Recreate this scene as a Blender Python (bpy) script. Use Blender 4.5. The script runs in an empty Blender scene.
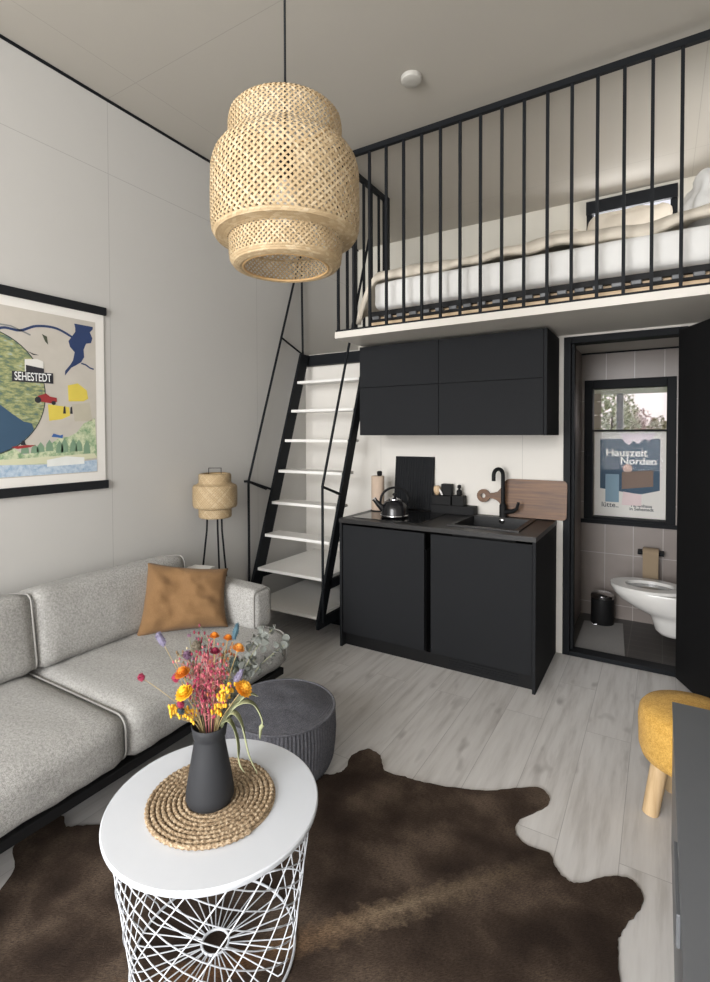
import bpy, bmesh, math, random
from mathutils import Vector, Matrix, noise
PI = math.pi
random.seed(7)
SC = bpy.context.scene
COL = SC.collection

# ------------------------------------------------------------------ camera, world, light, exposure
cd = bpy.data.cameras.new('camera')
cam = bpy.data.objects.new('camera', cd)
COL.objects.link(cam)
F, CX, CY = 513.153, 345.346, 444.952
YAW, PITCH, ROLL = 0.552, -0.0215, -0.0034
fw = Vector((-math.sin(YAW)*math.cos(PITCH), math.cos(YAW)*math.cos(PITCH), math.sin(PITCH)))
rt = Vector((math.cos(YAW), math.sin(YAW), 0)); up = rt.cross(fw)
r2 = rt*math.cos(ROLL) + up*math.sin(ROLL); u2 = -rt*math.sin(ROLL) + up*math.cos(ROLL)
m = Matrix((r2, u2, -fw)).transposed().to_4x4(); m.translation = Vector((2.6321, -3.6938, 1.4879))
cam.matrix_world = m
cd.sensor_fit = 'VERTICAL'; cd.sensor_height = 36; cd.lens = F*36/982
cd.shift_x = (355-CX)/982; cd.shift_y = (CY-491)/982
cd.clip_start = 0.05
SC.camera = cam

W = bpy.data.worlds.new('world'); SC.world = W; W.use_nodes = True
wn = W.node_tree.nodes; wl = W.node_tree.links
bg = wn['Background']
tc = wn.new('ShaderNodeTexCoord'); sx = wn.new('ShaderNodeSeparateXYZ'); wr = wn.new('ShaderNodeValToRGB')
wl.new(tc.outputs['Generated'], sx.inputs[0]); wl.new(sx.outputs[2], wr.inputs[0]); wl.new(wr.outputs[0], bg.inputs[0])
wr.color_ramp.elements[0].position = 0.0; wr.color_ramp.elements[0].color = (0.92, 0.80, 0.78, 1)
wr.color_ramp.elements[1].position = 0.6; wr.color_ramp.elements[1].color = (0.75, 0.82, 0.95, 1)
bg.inputs[1].default_value = 1.0

def area(name, loc, rot, sx_, sy_, power, color=(1, 1, 1), spread=180):
    l = bpy.data.lights.new(name, 'AREA'); l.shape = 'RECTANGLE'; l.size = sx_; l.size_y = sy_
    l.energy = power; l.color = color; l.spread = math.radians(spread)
    o = bpy.data.objects.new(name, l); COL.objects.link(o); o.location = loc; o.rotation_euler = rot
    return o
# daylight entering by the glazed rear wall and added fill through an invented side opening
area('daylight_rear', (1.45, -7.25, 2.0), (math.radians(70), 0, 0), 2.7, 2.9, 400, (0.99, 0.995, 1.0))
area('added_fill_side', (3.35, -4.3, 1.5), (0, PI/2, 0), 1.5, 1.1, 20, (0.99, 0.995, 1.0))
area('added_fill_loft', (3.3, .1, 2.88), (0, PI/2, 0), 0.6, 0.8, 9, (0.99, 0.99, 1.0))  # added fill to brighten the loft, from an unseen side opening
area('daylight_bathroom', (2.42, 1.16, 2.06), (math.radians(-52), 0, 0), 0.5, 0.2, 7, (0.98, 0.98, 1.0))
# daylight through the loft window and the bathroom window
area('daylight_loft', (2.4, 1.12, 3.02), (-PI/2, 0, 0), 0.55, 0.5, 11, (0.98, 0.98, 1.0))
SC.view_settings.view_transform = 'Standard'; SC.view_settings.look = 'None'
SC.view_settings.gamma = 1; SC.view_settings.use_curve_mapping = False
SC.view_settings.exposure = 0.2

# ------------------------------------------------------------------ materials
def lin(c):
    return tuple(((v/255)/12.92 if v/255 <= .04045 else ((v/255+.055)/1.055)**2.4) for v in c) + (1,)
class NT:
    def __init__(s, name):
        s.m = bpy.data.materials.new(name); s.m.use_nodes = True
        s.t = s.m.node_tree; s.b = s.t.nodes['Principled BSDF']
    def n(s, typ, **kw):
        nd = s.t.nodes.new(typ)
        for k, v in kw.items(): setattr(nd, k, v)
        return nd
    def l(s, a, b): s.t.links.new(a, b)
    def math(s, op, a, b=None):
        nd = s.n('ShaderNodeMath', operation=op)
        for i, v in enumerate((a, b)):
            if v is None: continue
            if hasattr(v, 'is_output'): s.l(v, nd.inputs[i])
            else: nd.inputs[i].default_value = v
        return nd.outputs[0]
    def mix(s, fac, a, b, blend='MIX'):
        nd = s.n('ShaderNodeMix', data_type='RGBA', blend_type=blend)
        for i, v in ((0, fac), (6, a), (7, b)):
            if hasattr(v, 'is_output'): s.l(v, nd.inputs[i])
            else: nd.inputs[i].default_value = v
        return nd.outputs[2]
    def noise(s, scale, vec=None, detail=3, rough=.5):
        nd = s.n('ShaderNodeTexNoise'); nd.inputs['Scale'].default_value = scale
        nd.inputs['Detail'].default_value = detail; nd.inputs['Roughness'].default_value = rough
        if vec is not None: s.l(vec, nd.inputs['Vector'])
        return nd.outputs[0]
    def ramp(s, fac, stops):
        nd = s.n('ShaderNodeValToRGB'); s.l(fac, nd.inputs[0]); e = nd.color_ramp.elements
        while len(e) < len(stops): e.new(.5)
        for i, (p, c) in enumerate(stops): e[i].position = p; e[i].color = c
        return nd.outputs[0]
    def pos(s): return s.n('ShaderNodeNewGeometry').outputs['Position']
    def obj(s): return s.n('ShaderNodeTexCoord').outputs['Object']
    def xyz(s, v):
        nd = s.n('ShaderNodeSeparateXYZ'); s.l(v, nd.inputs[0]); return nd.outputs
    def comb(s, x, y, z=0.0):
        nd = s.n('ShaderNodeCombineXYZ')
        for i, v in enumerate((x, y, z)):
            if hasattr(v, 'is_output'): s.l(v, nd.inputs[i])
            else: nd.inputs[i].default_value = v
        return nd.outputs[0]
    def color(s, v):
        if hasattr(v, 'is_output'): s.l(v, s.b.inputs['Base Color'])
        else: s.b.inputs['Base Color'].default_value = v
    def bump(s, h, strength=.3, dist=.002):
        nd = s.n('ShaderNodeBump'); nd.inputs['Strength'].default_value = strength; nd.inputs['Distance'].default_value = dist
        s.l(h, nd.inputs['Height']); s.l(nd.outputs[0], s.b.inputs['Normal'])
    def set(s, rough=.5, metal=0, spec=.5, sheen=0):
        s.b.inputs['Roughness'].default_value = rough; s.b.inputs['Metallic'].default_value = metal
        s.b.inputs['Specular IOR Level'].default_value = spec; s.b.inputs['Sheen Weight'].default_value = sheen
        return s.m

def plain(name, c, rough=.5, metal=0, spec=.5, var=.06, scale=25, bump=0, bscale=200, sheen=0):
    t = NT(name); c = lin(c); v = t.obj()
    n_ = t.noise(scale, v)
    d = tuple(x*(1-var) for x in c[:3])+(1,); e = tuple(min(1, x*(1+var)) for x in c[:3])+(1,)
    t.color(t.mix(n_, d, e))
    if bump: t.bump(t.noise(bscale, v), bump)
    return t.set(rough, metal, spec, sheen)

def seamed(name, c, seams, rough=.75, width=.0018, dark=.74):
    """painted panel with thin panel joints at given world coordinates (axis, value)"""
    t = NT(name); c = lin(c); p = t.pos(); x = t.xyz(p); acc = None
    for a, v in seams:
        s_ = t.math('LESS_THAN', t.math('ABSOLUTE', t.math('SUBTRACT', x['xyz'.index(a)], v)), width)
        acc = s_ if acc is None else t.math('MAXIMUM', acc, s_)
    n_ = t.noise(6, p)
    base = t.mix(n_, tuple(k*.97 for k in c[:3])+(1,), c)
    t.color(t.mix(acc, base, tuple(k*dark for k in c[:3])+(1,)) if acc is not None else base)
    return t.set(rough, 0, .3)

def tiles(name, c, grout, ax, w, h, off=(0, 0), rough=.35):
    t = NT(name); p = t.pos(); x = t.xyz(p); a, b = ax
    v = t.comb(t.math('SUBTRACT', x['xyz'.index(a)], off[0]), t.math('SUBTRACT', x['xyz'.index(b)], off[1]))
    br = t.n('ShaderNodeTexBrick'); br.offset = 0; br.squash = 1
    t.l(v, br.inputs['Vector'])
    c = lin(c); g = lin(grout)
    for k, q in (('Color1', c), ('Color2', tuple(z*.93 for z in c[:3])+(1,)), ('Mortar', g)): br.inputs[k].default_value = q
    br.inputs['Scale'].default_value = 1; br.inputs['Brick Width'].default_value = w; br.inputs['Row Height'].default_value = h
    br.inputs['Mortar Size'].default_value = .0025; br.inputs['Mortar Smooth'].default_value = .1
    t.color(t.mix(t.math('MULTIPLY', t.noise(9, p), .3), br.outputs[0], tuple(z*.7 for z in c[:3])+(1,)))
    return t.set(rough, 0, .5)

def floor_mat():
    t = NT('laminate_planks'); p = t.pos(); x = t.xyz(p)
    v = t.comb(t.math('ADD', x[1], 1.715), t.math('SUBTRACT', x[0], 2.323-.197*20))
    br = t.n('ShaderNodeTexBrick'); br.offset = .37; br.offset_frequency = 2; t.l(v, br.inputs['Vector'])
    for k, q in (('Color1', (.0, 0, 0, 1)), ('Color2', (1, 1, 1, 1)), ('Mortar', (.5, .5, .5, 1))): br.inputs[k].default_value = q
    br.inputs['Scale'].default_value = 1; br.inputs['Brick Width'].default_value = 1.28; br.inputs['Row Height'].default_value = .197
    br.inputs['Mortar Size'].default_value = .0013; br.inputs['Mortar Smooth'].default_value = .0; br.inputs['Bias'].default_value = 0
    rnd = br.outputs[0]
    shift = t.math('MULTIPLY', rnd, 37.0)
    g1 = t.noise(1, t.comb(t.math('MULTIPLY', x[0], 26), t.math('ADD', t.math('MULTIPLY', x[1], 2.2), shift), shift), 5, .6)
    g2 = t.noise(1, t.comb(t.math('MULTIPLY', x[0], 90), t.math('ADD', t.math('MULTIPLY', x[1], 5), shift), 0), 3)
    kn = t.noise(1, t.comb(t.math('MULTIPLY', x[0], 9), t.math('ADD', t.math('MULTIPLY', x[1], 3.5), shift), shift), 2)
    base = t.ramp(g1, [(.25, lin((176, 172, 168))), (.5, lin((208, 205, 202))), (.75, lin((220, 218, 215)))])
    base = t.mix(t.math('MULTIPLY', g2, .28), base, lin((178, 172, 167)))
    k = t.math('MULTIPLY', t.ramp(kn, [(.64, (0, 0, 0, 1)), (.80, (1, 1, 1, 1))]), .8)
    base = t.mix(k, base, lin((112, 104, 99)))
    base = t.mix(t.math('MULTIPLY', rnd, .16), base, lin((168, 163, 158)))
    base = t.mix(t.math('MULTIPLY', br.outputs[1], .42), base, lin((95, 92, 90)))
    t.color(base); return t.set(.42, 0, .45)

def fabric(name, c1, c2, scale=260, rough=.95, bump=.5):
    t = NT(name); v = t.obj()
    a = t.noise(scale, v, 4, .7); b = t.noise(scale*.25, v, 2); 
    f = t.math('ADD', t.math('MULTIPLY', a, .75), t.math('MULTIPLY', b, .25))
    t.color(t.ramp(f, [(.36, lin(c1)), (.62, lin(c2))])); t.bump(a, bump, .004)
    return t.set(rough, 0, .1, .08)

def wood(name, c1, c2, axis=0, scale=1, rough=.5):
    t = NT(name); x = t.xyz(t.obj()); k = [60*scale]*3; k[axis] = 4*scale
    v = t.comb(*(t.math('MULTIPLY', x[i], k[i]) for i in range(3)))
    t.color(t.ramp(t.noise(1, v, 4, .6), [(.3, lin(c1)), (.7, lin(c2))])); return t.set(rough, 0, .4)

def hide_mat():
    t = NT('cowhide'); p = t.pos(); x = t.xyz(p)
    # distance to the spine line in the hide's plane
    ax, ay, bx, by = 1.55, -2.75, 2.33, -1.81
    L = math.hypot(bx-ax, by-ay); nx, ny = -(by-ay)/L, (bx-ax)/L
    d = t.math('ABSOLUTE', t.math('ADD', t.math('ADD', t.math('MULTIPLY', x[0], nx), t.math('MULTIPLY', x[1], ny)), -(ax*nx+ay*ny)))
    w1 = t.noise(5, p, 3); w2 = t.noise(26, p, 4, .7); hair = t.noise(1, t.comb(t.math('MULTIPLY', t.math('ADD', x[0], x[1]), 60), t.math('MULTIPLY', t.math('SUBTRACT', x[1], x[0]), 190), 0), 5, .85)
    base = t.ramp(w1, [(.34, lin((56, 45, 38))), (.5, lin((84, 70, 59))), (.68, lin((124, 107, 92)))])
    base = t.mix(t.math('MULTIPLY', w2, .5), base, lin((50, 41, 36)))
    along = t.math('DIVIDE', t.math('ADD', t.math('MULTIPLY', x[0], (bx-ax)/L), t.math('ADD', t.math('MULTIPLY', x[1], (by-ay)/L), -(ax*(bx-ax)/L+ay*(by-ay)/L))), L)
    sp = t.ramp(t.math('ADD', d, t.math('MULTIPLY', t.math('SUBTRACT', w2, .5), .12)), [(.0, (1, 1, 1, 1)), (.055, (0, 0, 0, 1))])
    fade = t.ramp(along, [(.0, (.9, .9, .9, 1)), (.45, (1, 1, 1, 1)), (.62, (.55, .55, .55, 1)), (.95, (.1, .1, .1, 1))])
    sp2 = t.mix(1.0, sp, fade, 'MULTIPLY')
    base = t.mix(sp2, base, t.ramp(along, [(.1, lin((128, 92, 62))), (.5, lin((160, 140, 116)))]))
    base = t.mix(t.ramp(hair, [(.38, (.75, .75, .75, 1)), (.62, (0, 0, 0, 1))]), base, lin((32, 24, 20)))
    t.color(base); t.bump(hair, .8, .006); return t.set(.8, 0, .12, 0)

def glass_mat(name):
    t = NT(name)
    tr = t.n('ShaderNodeBsdfTransparent'); gl = t.n('ShaderNodeBsdfGlossy'); gl.inputs['Roughness'].default_value = .02
    mx = t.n('ShaderNodeMixShader'); fr = t.n('ShaderNodeFresnel'); fr.inputs[0].default_value = 1.12
    t.l(fr.outputs[0], mx.inputs[0]); t.l(tr.outputs[0], mx.inputs[1]); t.l(gl.outputs[0], mx.inputs[2])
    t.l(mx.outputs[0], t.t.nodes['Material Output'].inputs[0]); return t.m

LS = [('y', -1.89), ('y', -3.14), ('y', -.64), ('z', 2.968)]
def strip_mat():
    t = NT('bamboo_strip'); a = t.n('ShaderNodeAttribute'); a.attribute_name = 'tone'
    t.color(t.ramp(a.outputs[0], [(0, lin((164, 142, 109))), (.5, lin((177, 156, 123))), (1, lin((187, 168, 138)))])); return t.set(.6, 0, .3)
M = dict(
    wall_l=seamed('painted_wall_panel', (190, 188, 184), LS),
    wall_k=seamed('white_kitchen_panel', (216, 212, 205), [('x', 1.808), ('x', .696)]),
    wall_b=seamed('loft_wall_panel', (205, 201, 190), [('x', .709), ('x', 1.96)]),
    wall=seamed('painted_wall', (203, 201, 196), [('z', 2.968)]),
    ceil=seamed('ceiling_panel', (176, 171, 162), [('x', .2), ('x', 2.81), ('y', -1.89), ('y', .48)], dark=.8),
    loft=plain('white_board', (200, 195, 187), .5, var=.02),
    floor=floor_mat(),
    tile_wall=tiles('bathroom_wall_tile', (134, 124, 118), (176, 170, 164), 'xz', .2, .41, (2.05, .106)),
    tile_side=tiles('bathroom_side_tile', (128, 118, 112), (160, 154, 148), 'yz', .3, .41, (.13, .106)),
    tile_floor=tiles('bathroom_floor_tile', (74, 71, 69), (100, 97, 94), 'xy', .2, .1, (2.05, .1), .5),
    black=plain('black_lacquer', (23, 23, 24), .6, spec=.2, var=.05),
    front=plain('matt_black_front', (34, 35, 37), .7, spec=.1, var=.04, scale=8),
    steel_black=plain('black_powder_coat', (24, 26, 29), .55, spec=.12),
    worktop=plain('black_stone_worktop', (40, 39, 39), .4, spec=.35, var=.3, scale=90),
    hob=plain('black_glass', (12, 12, 13), .06, spec=.6, var=0),
    sink=plain('black_composite', (22, 22, 23), .45),
    white=plain('white_paint', (226, 224, 220), .45, var=.02),
    white_gloss=plain('white_coated_metal', (203, 206, 211), .35, var=.01),
    ceramic=plain('white_ceramic', (222, 220, 216), .12, var=.01),
    chrome=plain('chrome', (200, 200, 202), .18, 1, var=.02),
    sofa=fabric('light_grey_woven_fabric', (112, 111, 108), (188, 186, 182), 480),
    piping=plain('grey_piping', (146, 144, 140), .9, bump=.3),
    brown=fabric('tan_linen', (112, 85, 57), (132, 102, 71), 700, .95, .3),
    pouf=fabric('grey_corduroy', (72, 72, 77), (108, 108, 114), 200),
    yellow=fabric('mustard_boucle', (186, 140, 62), (222, 178, 96), 180, .95, .8),
    pine=wood('light_wood', (186, 156, 116), (210, 184, 146), 2),
    slat=wood('pale_slat_wood', (188, 160, 126), (212, 188, 156), 0),
    walnut=wood('walnut', (74, 46, 24), (116, 78, 42), 0, 1, .45),
    bamboo=strip_mat(),
    bamboo_dark=plain('bamboo_rim', (190, 155, 108), .65, var=.15, scale=60),
    jute=None,
    grey=plain('grey_lacquer', (98, 100, 103), .4, var=.02),
    hide=hide_mat(),
    vase=plain('black_matt_ceramic', (42, 43, 46), .65, spec=.3, var=.04),
    sheet=plain('white_cotton', (214, 213, 210), .9, var=.03, bump=.15, bscale=60),
    duvet=plain('cream_cotton', (206, 197, 182), .9, var=.05, bump=.2, bscale=40),
    paper=plain('white_paper', (226, 223, 217), .7, var=.02),
    kraft=plain('kraft_paper', (186, 166, 148), .85, var=.05),
    brownpaper=plain('brown_paper', (150, 132, 108), .85, var=.05),
    rubber=plain('grey_bath_mat', (150, 148, 146), .95, var=.25, scale=120),
    plastic=plain('white_plastic', (178, 175, 168), .5, var=.01),
    glass=glass_mat('window_glass'),
    bulb=plain('opal_bulb', (235, 230, 220), .3, var=0),
)
def jute_mat():
    t = NT('braided_jute'); v = t.obj()
    f = t.noise(160, v, 4, .7)
    t.color(t.ramp(f, [(.34, lin((92, 74, 55))), (.5, lin((152, 130, 103))), (.66, lin((204, 186, 160)))]))
    t.bump(f, .5, .003); return t.set(.9, 0, .2)
M['jute'] = jute_mat()

# ------------------------------------------------------------------ mesh helpers
def box(bm, x0, x1, y0, y1, z0, z1, bev=0.0, seg=2, mat=None):
    r = bmesh.ops.create_cube(bm, size=1)
    for v in r['verts']:
        v.co = Vector(((x0+x1)/2+v.co.x*(x1-x0), (y0+y1)/2+v.co.y*(y1-y0), (z0+z1)/2+v.co.z*(z1-z0)))
    if bev > 0:
        es = list({e for v in r['verts'] for e in v.link_edges})
        bmesh.ops.bevel(bm, geom=es, offset=bev, segments=seg, affect='EDGES', profile=.5)
    return bm
def tube(bm, pts, r, seg=8, closed=False, caps=True):
    pts = [Vector(p) for p in pts]; n = len(pts); rings = []; ref = None
    for i, p in enumerate(pts):
        a = pts[i-1] if (i > 0 or closed) else p; b = pts[(i+1) % n] if (i < n-1 or closed) else p
        t = (b-a).normalized()
        if ref is None: ref = Vector((0, 0, 1)) if abs(t.z) < .9 else Vector((1, 0, 0))
        s = t.cross(ref)
        if s.length < 1e-5: s = t.orthogonal()
        s.normalize(); u = s.cross(t); ref = u
        rr = r[i] if isinstance(r, (list, tuple)) else r
        rings.append([bm.verts.new(p+rr*(math.cos(2*PI*k/seg)*s+math.sin(2*PI*k/seg)*u)) for k in range(seg)])
    for i in range(n if closed else n-1):
        A, B = rings[i], rings[(i+1) % n]
        for k in range(seg): bm.faces.new((A[k], A[(k+1) % seg], B[(k+1) % seg], B[k]))
    if caps and not closed:
        bm.faces.new(rings[0][::-1]); bm.faces.new(rings[-1])
    return bm
def lathe(bm, prof, seg=48, c=(0, 0, 0), caps=True):
    c = Vector(c); rings = []
    for r, z in prof:
        rings.append([bm.verts.new(c+Vector((r*math.cos(2*PI*k/seg), r*math.sin(2*PI*k/seg), z))) for k in range(seg)])
    for i in range(len(prof)-1):
        for k in range(seg): bm.faces.new((rings[i][k], rings[i][(k+1) % seg], rings[i+1][(k+1) % seg], rings[i+1][k]))
    if caps:
        bm.faces.new(rings[0][::-1]); bm.faces.new(rings[-1])
    return bm
def prism(bm, outline, z0, z1):
    a = [bm.verts.new((x, y, z0)) for x, y in outline]; b = [bm.verts.new((x, y, z1)) for x, y in outline]; n = len(outline)
    bm.faces.new(a[::-1]); bm.faces.new(b)
    for i in range(n): bm.faces.new((a[i], a[(i+1) % n], b[(i+1) % n], b[i]))
    return bm
def smooth_poly(pts, sub=5):
    out = []; n = len(pts)
    for i in range(n):
        p0, p1, p2, p3 = (Vector(pts[(i+k) % n]) for k in (-1, 0, 1, 2))
        for j in range(sub):
            t = j/sub
            q = .5*((2*p1)+(p2-p0)*t+(2*p0-5*p1+4*p2-p3)*t*t+(3*p1-p0-3*p2+p3)*t**3); out.append(tuple(q))
    return out
def curve_pts(pts, sub=8):
    P = [Vector(p) for p in pts]; out = []; n = len(P)
    for i in range(n-1):
        p0 = P[max(i-1, 0)]; p1 = P[i]; p2 = P[i+1]; p3 = P[min(i+2, n-1)]
        for j in range(sub):
            t = j/sub
            out.append(.5*((2*p1)+(p2-p0)*t+(2*p0-5*p1+4*p2-p3)*t*t+(3*p1-p0-3*p2+p3)*t**3))
    out.append(P[-1]); return out
def cushion(bm, dims, r, bulge=(0, 0, 0), n=14, wrinkle=0.0, ws=3.0, seed=0):
    """soft box centred on the origin; bulge pushes each face pair outwards in its middle"""
    hx, hy, hz = (d/2 for d in dims); cr = bmesh.ops.create_cube(bm, size=2)
    es = list({e for v in cr['verts'] for e in v.link_edges})
    g = bmesh.ops.subdivide_edges(bm, edges=es, cuts=n, use_grid_fill=True)
    for v in bm.verts:
        q = v.co.copy()
        inner = Vector((hx-r, hy-r, hz-r))
        p = Vector((q.x*hx, q.y*hy, q.z*hz))
        cl = Vector((max(-inner.x, min(inner.x, p.x)), max(-inner.y, min(inner.y, p.y)), max(-inner.z, min(inner.z, p.z))))
        d = p-cl
        p = cl+(d.normalized()*r if d.length > 1e-6 else d)
        fx = (1-q.y*q.y)*(1-q.z*q.z); fy = (1-q.x*q.x)*(1-q.z*q.z); fz = (1-q.x*q.x)*(1-q.y*q.y)
        p += Vector((q.x*bulge[0]*fx, q.y*bulge[1]*fy, q.z*bulge[2]*fz))
        if wrinkle: p += d.normalized()*wrinkle*noise.noise(p*ws+Vector((seed, 0, 0))) if d.length > 1e-6 else Vector()
        v.co = p
    return bm
def shift(bm, mat):
    bmesh.ops.transform(bm, matrix=mat, verts=bm.verts); return bm
def wpos(o):
    p = Vector(o.location)
    while o.parent is not None: o = o.parent; p = p+Vector(o.location)
    return p
def obj(name, bm, mat, parent=None, smooth=False, loc=None, auto=None):
    """links the bmesh (in world coordinates) as one object; the origin goes to loc or to its parent's"""
    me = bpy.data.meshes.new(name); base = Vector((0, 0, 0))
    if parent is not None: base = wpos(parent)
    elif loc is not None: base = Vector(loc)
    bmesh.ops.recalc_face_normals(bm, faces=bm.faces)
    for v in bm.verts: v.co -= base
    bm.to_mesh(me); bm.free()
    if smooth:
        for p in me.polygons: p.use_smooth = True
        if auto: me.set_sharp_from_angle(angle=math.radians(auto))
    o = bpy.data.objects.new(name, me); COL.objects.link(o); me.materials.append(mat)
    if parent is not None: o.parent = parent
    else: o.location = base
    return o
def tag(o, label, cat, group=None, kind=None):
    o['label'] = label
    if cat: o['category'] = cat
    if group: o['group'] = group
    o['kind'] = kind or 'thing'
    return o
def thing(name, label, cat, loc, group=None, kind=None):
    o = bpy.data.objects.new(name, None); COL.objects.link(o); o.location = loc; o.empty_display_size = .1
    return tag(o, label, cat, group, kind)
def B(): return bmesh.new()
def struct(name, bm, mat, label, cat, parent=None):
    o = obj(name, bm, mat, parent)
    if parent is None: tag(o, label, cat, None, 'structure')
    return o
def bx(name, mat, parent, *a, **k): return obj(name, box(B(), *a, **k), mat, parent)
def copy_tree(o, parent=None):
    c = o.copy(); COL.objects.link(c)
    if parent is not None: c.parent = parent
    for ch in list(o.children): copy_tree(ch, c)
    return c
def text_mesh(bm_name, s, size, mat, parent, matrix, bold=.0, align='CENTER', sx=1.0):
    cu = bpy.data.curves.new(bm_name, 'FONT'); cu.body = s; cu.size = size; cu.align_x = align; cu.align_y = 'CENTER'; cu.offset = bold; cu.extrude = .0002
    tmp = bpy.data.objects.new(bm_name, cu); COL.objects.link(tmp)
    me = bpy.data.meshes.new_from_object(tmp.evaluated_get(bpy.context.evaluated_depsgraph_get()))
    bpy.data.objects.remove(tmp)
    me.transform(Matrix.Diagonal((sx, 1, 1, 1))); me.transform(matrix)
    base = wpos(parent); me.transform(Matrix.Translation(-base))
    o = bpy.data.objects.new(bm_name, me); COL.objects.link(o); me.materials.clear(); me.materials.append(mat); o.parent = parent
    return o

# ------------------------------------------------------------------ room shell
XL, XR, YB, YF, ZC, ZL0, ZL1 = -.053, 3.15, .93, -7.0, 3.386, 2.1386, 2.182
struct('floor', box(B(), XL-.1, XR+.1, YF-.1, .03, -.1, 0), M['floor'], 'pale grey laminate plank floor of the living area', 'floor')
struct('floor_bathroom', box(B(), 2.06, XR+.1, .03, YB+.1, -.1, 0), M['tile_floor'], 'dark grey tiled bathroom floor beyond the doorway', 'floor')
struct('wall_left', box(B(), XL-.1, XL, YF-.1, YB+.1, 0, ZC+.1), M['wall_l'], 'off-white panelled left wall behind the sofa and the map poster', 'wall')
struct('ceiling', box(B(), XL-.1, XR+.1, YF-.1, YB+.1, ZC, ZC+.1), M['ceil'], 'flat grey-beige panelled ceiling', 'ceiling')
struct('shadow_strip_1', box(B(), XL, XL+.006, YF, YB, ZC-.016, ZC), M['steel_black'], 'dark shadow strip where left wall meets ceiling', 'shadow_strip')  # black strip stands in for the shade of the wall-top gap
# kitchen wall with the doorway
bm = B(); box(bm, XL, 2.075, 0, .1, 0, ZL0); box(bm, 2.075, 2.765, 0, .1, 2.124, ZL0); box(bm, 2.765, XR, 0, .1, 0, ZL0)
struct('wall_kitchen', bm, M['wall_k'], 'white panelled wall behind the kitchen and stairs with the bathroom doorway', 'wall')
# back wall (bathroom below, loft above) with two windows
bwx0, bwx1, bwz0, bwz1 = 2.093, 2.728, .775, 1.916
lwx0, lwx1, lwz0, lwz1 = 2.1, 2.722, 2.72, 3.345
bm = B(); box(bm, 1.97, bwx0, YB, YB+.12, 0, ZL0); box(bm, bwx1, XR, YB, YB+.12, 0, ZL0)
box(bm, bwx0, bwx1, YB, YB+.12, 0, bwz0); box(bm, bwx0, bwx1, YB, YB+.12, bwz1, ZL0)
struct('wall_bathroom_back', bm, M['tile_wall'], 'taupe tiled bathroom wall around the black window', 'wall')
bm = B(); box(bm, XL, lwx0, YB, YB+.12, ZL0, ZC); box(bm, lwx1, XR, YB, YB+.12, ZL0, ZC)
box(bm, lwx0, lwx1, YB, YB+.12, ZL0, lwz0); box(bm, lwx0, lwx1, YB, YB+.12, lwz1, ZC)
struct('wall_loft_back', bm, M['wall_b'], 'cream panelled wall at the back of the loft bed', 'wall')
struct('wall_bathroom_left', box(B(), 1.97, 2.07, .1, YB, 0, ZL0), M['tile_side'], 'taupe tiled side wall just inside the bathroom doorway', 'wall')
bm = B(); box(bm, XR, XR+.1, YF, -4.85, 0, ZC); box(bm, XR, XR+.1, -3.75, YB+.1, 0, 2.55); box(bm, XR, XR+.1, -3.75, -.35, 2.55, ZC); box(bm, XR, XR+.1, .55, YB+.1, 2.55, ZC); box(bm, XR, XR+.1, -.35, .55, 3.2, ZC); box(bm, XR, XR+.1, -4.85, -3.75, 0, .75); box(bm, XR, XR+.1, -4.85, -3.75, 2.25, ZC)
struct('wall_right', bm, M['wall'], 'off-white right wall beyond the grey bench', 'wall')
bm = B(); box(bm, XL, .2, YF-.1, YF, 0, ZC); box(bm, 2.7, XR, YF-.1, YF, 0, ZC); box(bm, .2, 2.7, YF-.1, YF, 3.25, ZC)
struct('wall_front', bm, M['wall'], 'off-white wall behind the camera with the glass door', 'wall')
# loft slab
bm = B(); box(bm, .7286, XR, -.735, 0, ZL0, ZL1); box(bm, XL, XR, 0, YB, ZL0, ZL1)
struct('floor_loft', bm, M['loft'], 'white loft platform edge and underside above the kitchen', 'floor')
struct('shadow_strip_2', box(B(), 2.07, XR, YB-.012, YB, ZL0-.012, ZL0), M['steel_black'], 'dark strip standing in for the shadow gap under the bathroom ceiling', 'shadow_strip')  # shade of the ceiling joint put in as a dark strip

def window(name, label, x0, x1, z0, z1, y, fr=.05, dep=.08, mull=None):
    w = thing(name, label, 'window', ((x0+x1)/2, y, z0), kind='structure')
    bm = B()
    box(bm, x0, x0+fr, y-.015, y+dep, z0, z1, .004); box(bm, x1-fr, x1, y-.015, y+dep, z0, z1, .004)
    box(bm, x0+fr, x1-fr, y-.014, y+dep-.002, z0, z0+fr*.5, .004); box(bm, x0+fr, x1-fr, y-.014, y+dep-.002, z1-fr*1.15, z1, .004)
    obj('window_frame', bm, M['steel_black'], w)
    if mull: bx('glazing_bar', M['steel_black'], w, x0+fr, x1-fr, y-.008, y+dep-.01, mull-.008, mull+.008)
    bx('pane', M['glass'], w, x0+fr*.7, x1-fr*.7, y+.03, y+.036, z0+fr*.4, z1-fr*.7)
    return w
w1 = window('window_1', 'black framed bathroom window with a poster behind its lower pane', bwx0, bwx1, bwz0, bwz1, YB, .062, .1, 1.507)
bx('window_sill', M['steel_black'], w1, bwx0-.02, bwx1+.01, YB-.03, YB-.0155, bwz0-.02, bwz0+.012)
hb = B(); box(hb, bwx0+.012, bwx0+.036, YB-.035, YB-.0155, 1.30, 1.36, .004); box(hb, bwx0+.016, bwx0+.03, YB-.05, YB-.035, 1.22, 1.35, .004)
obj('window_handle', hb, M['steel_black'], w1)
w2 = window('window_2', 'small black framed window low behind the loft bedding', lwx0, lwx1, lwz0, lwz1, YB, .045, .1)
bx('blind_case', M['steel_black'], w2, lwx0, lwx1, YB-.05, YB-.0155, lwz1-.1, lwz1)
w3 = thing('window_3', 'wide glass door behind the camera', 'window', (1.45, YF, 0), kind='structure')
bm = B()
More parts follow.
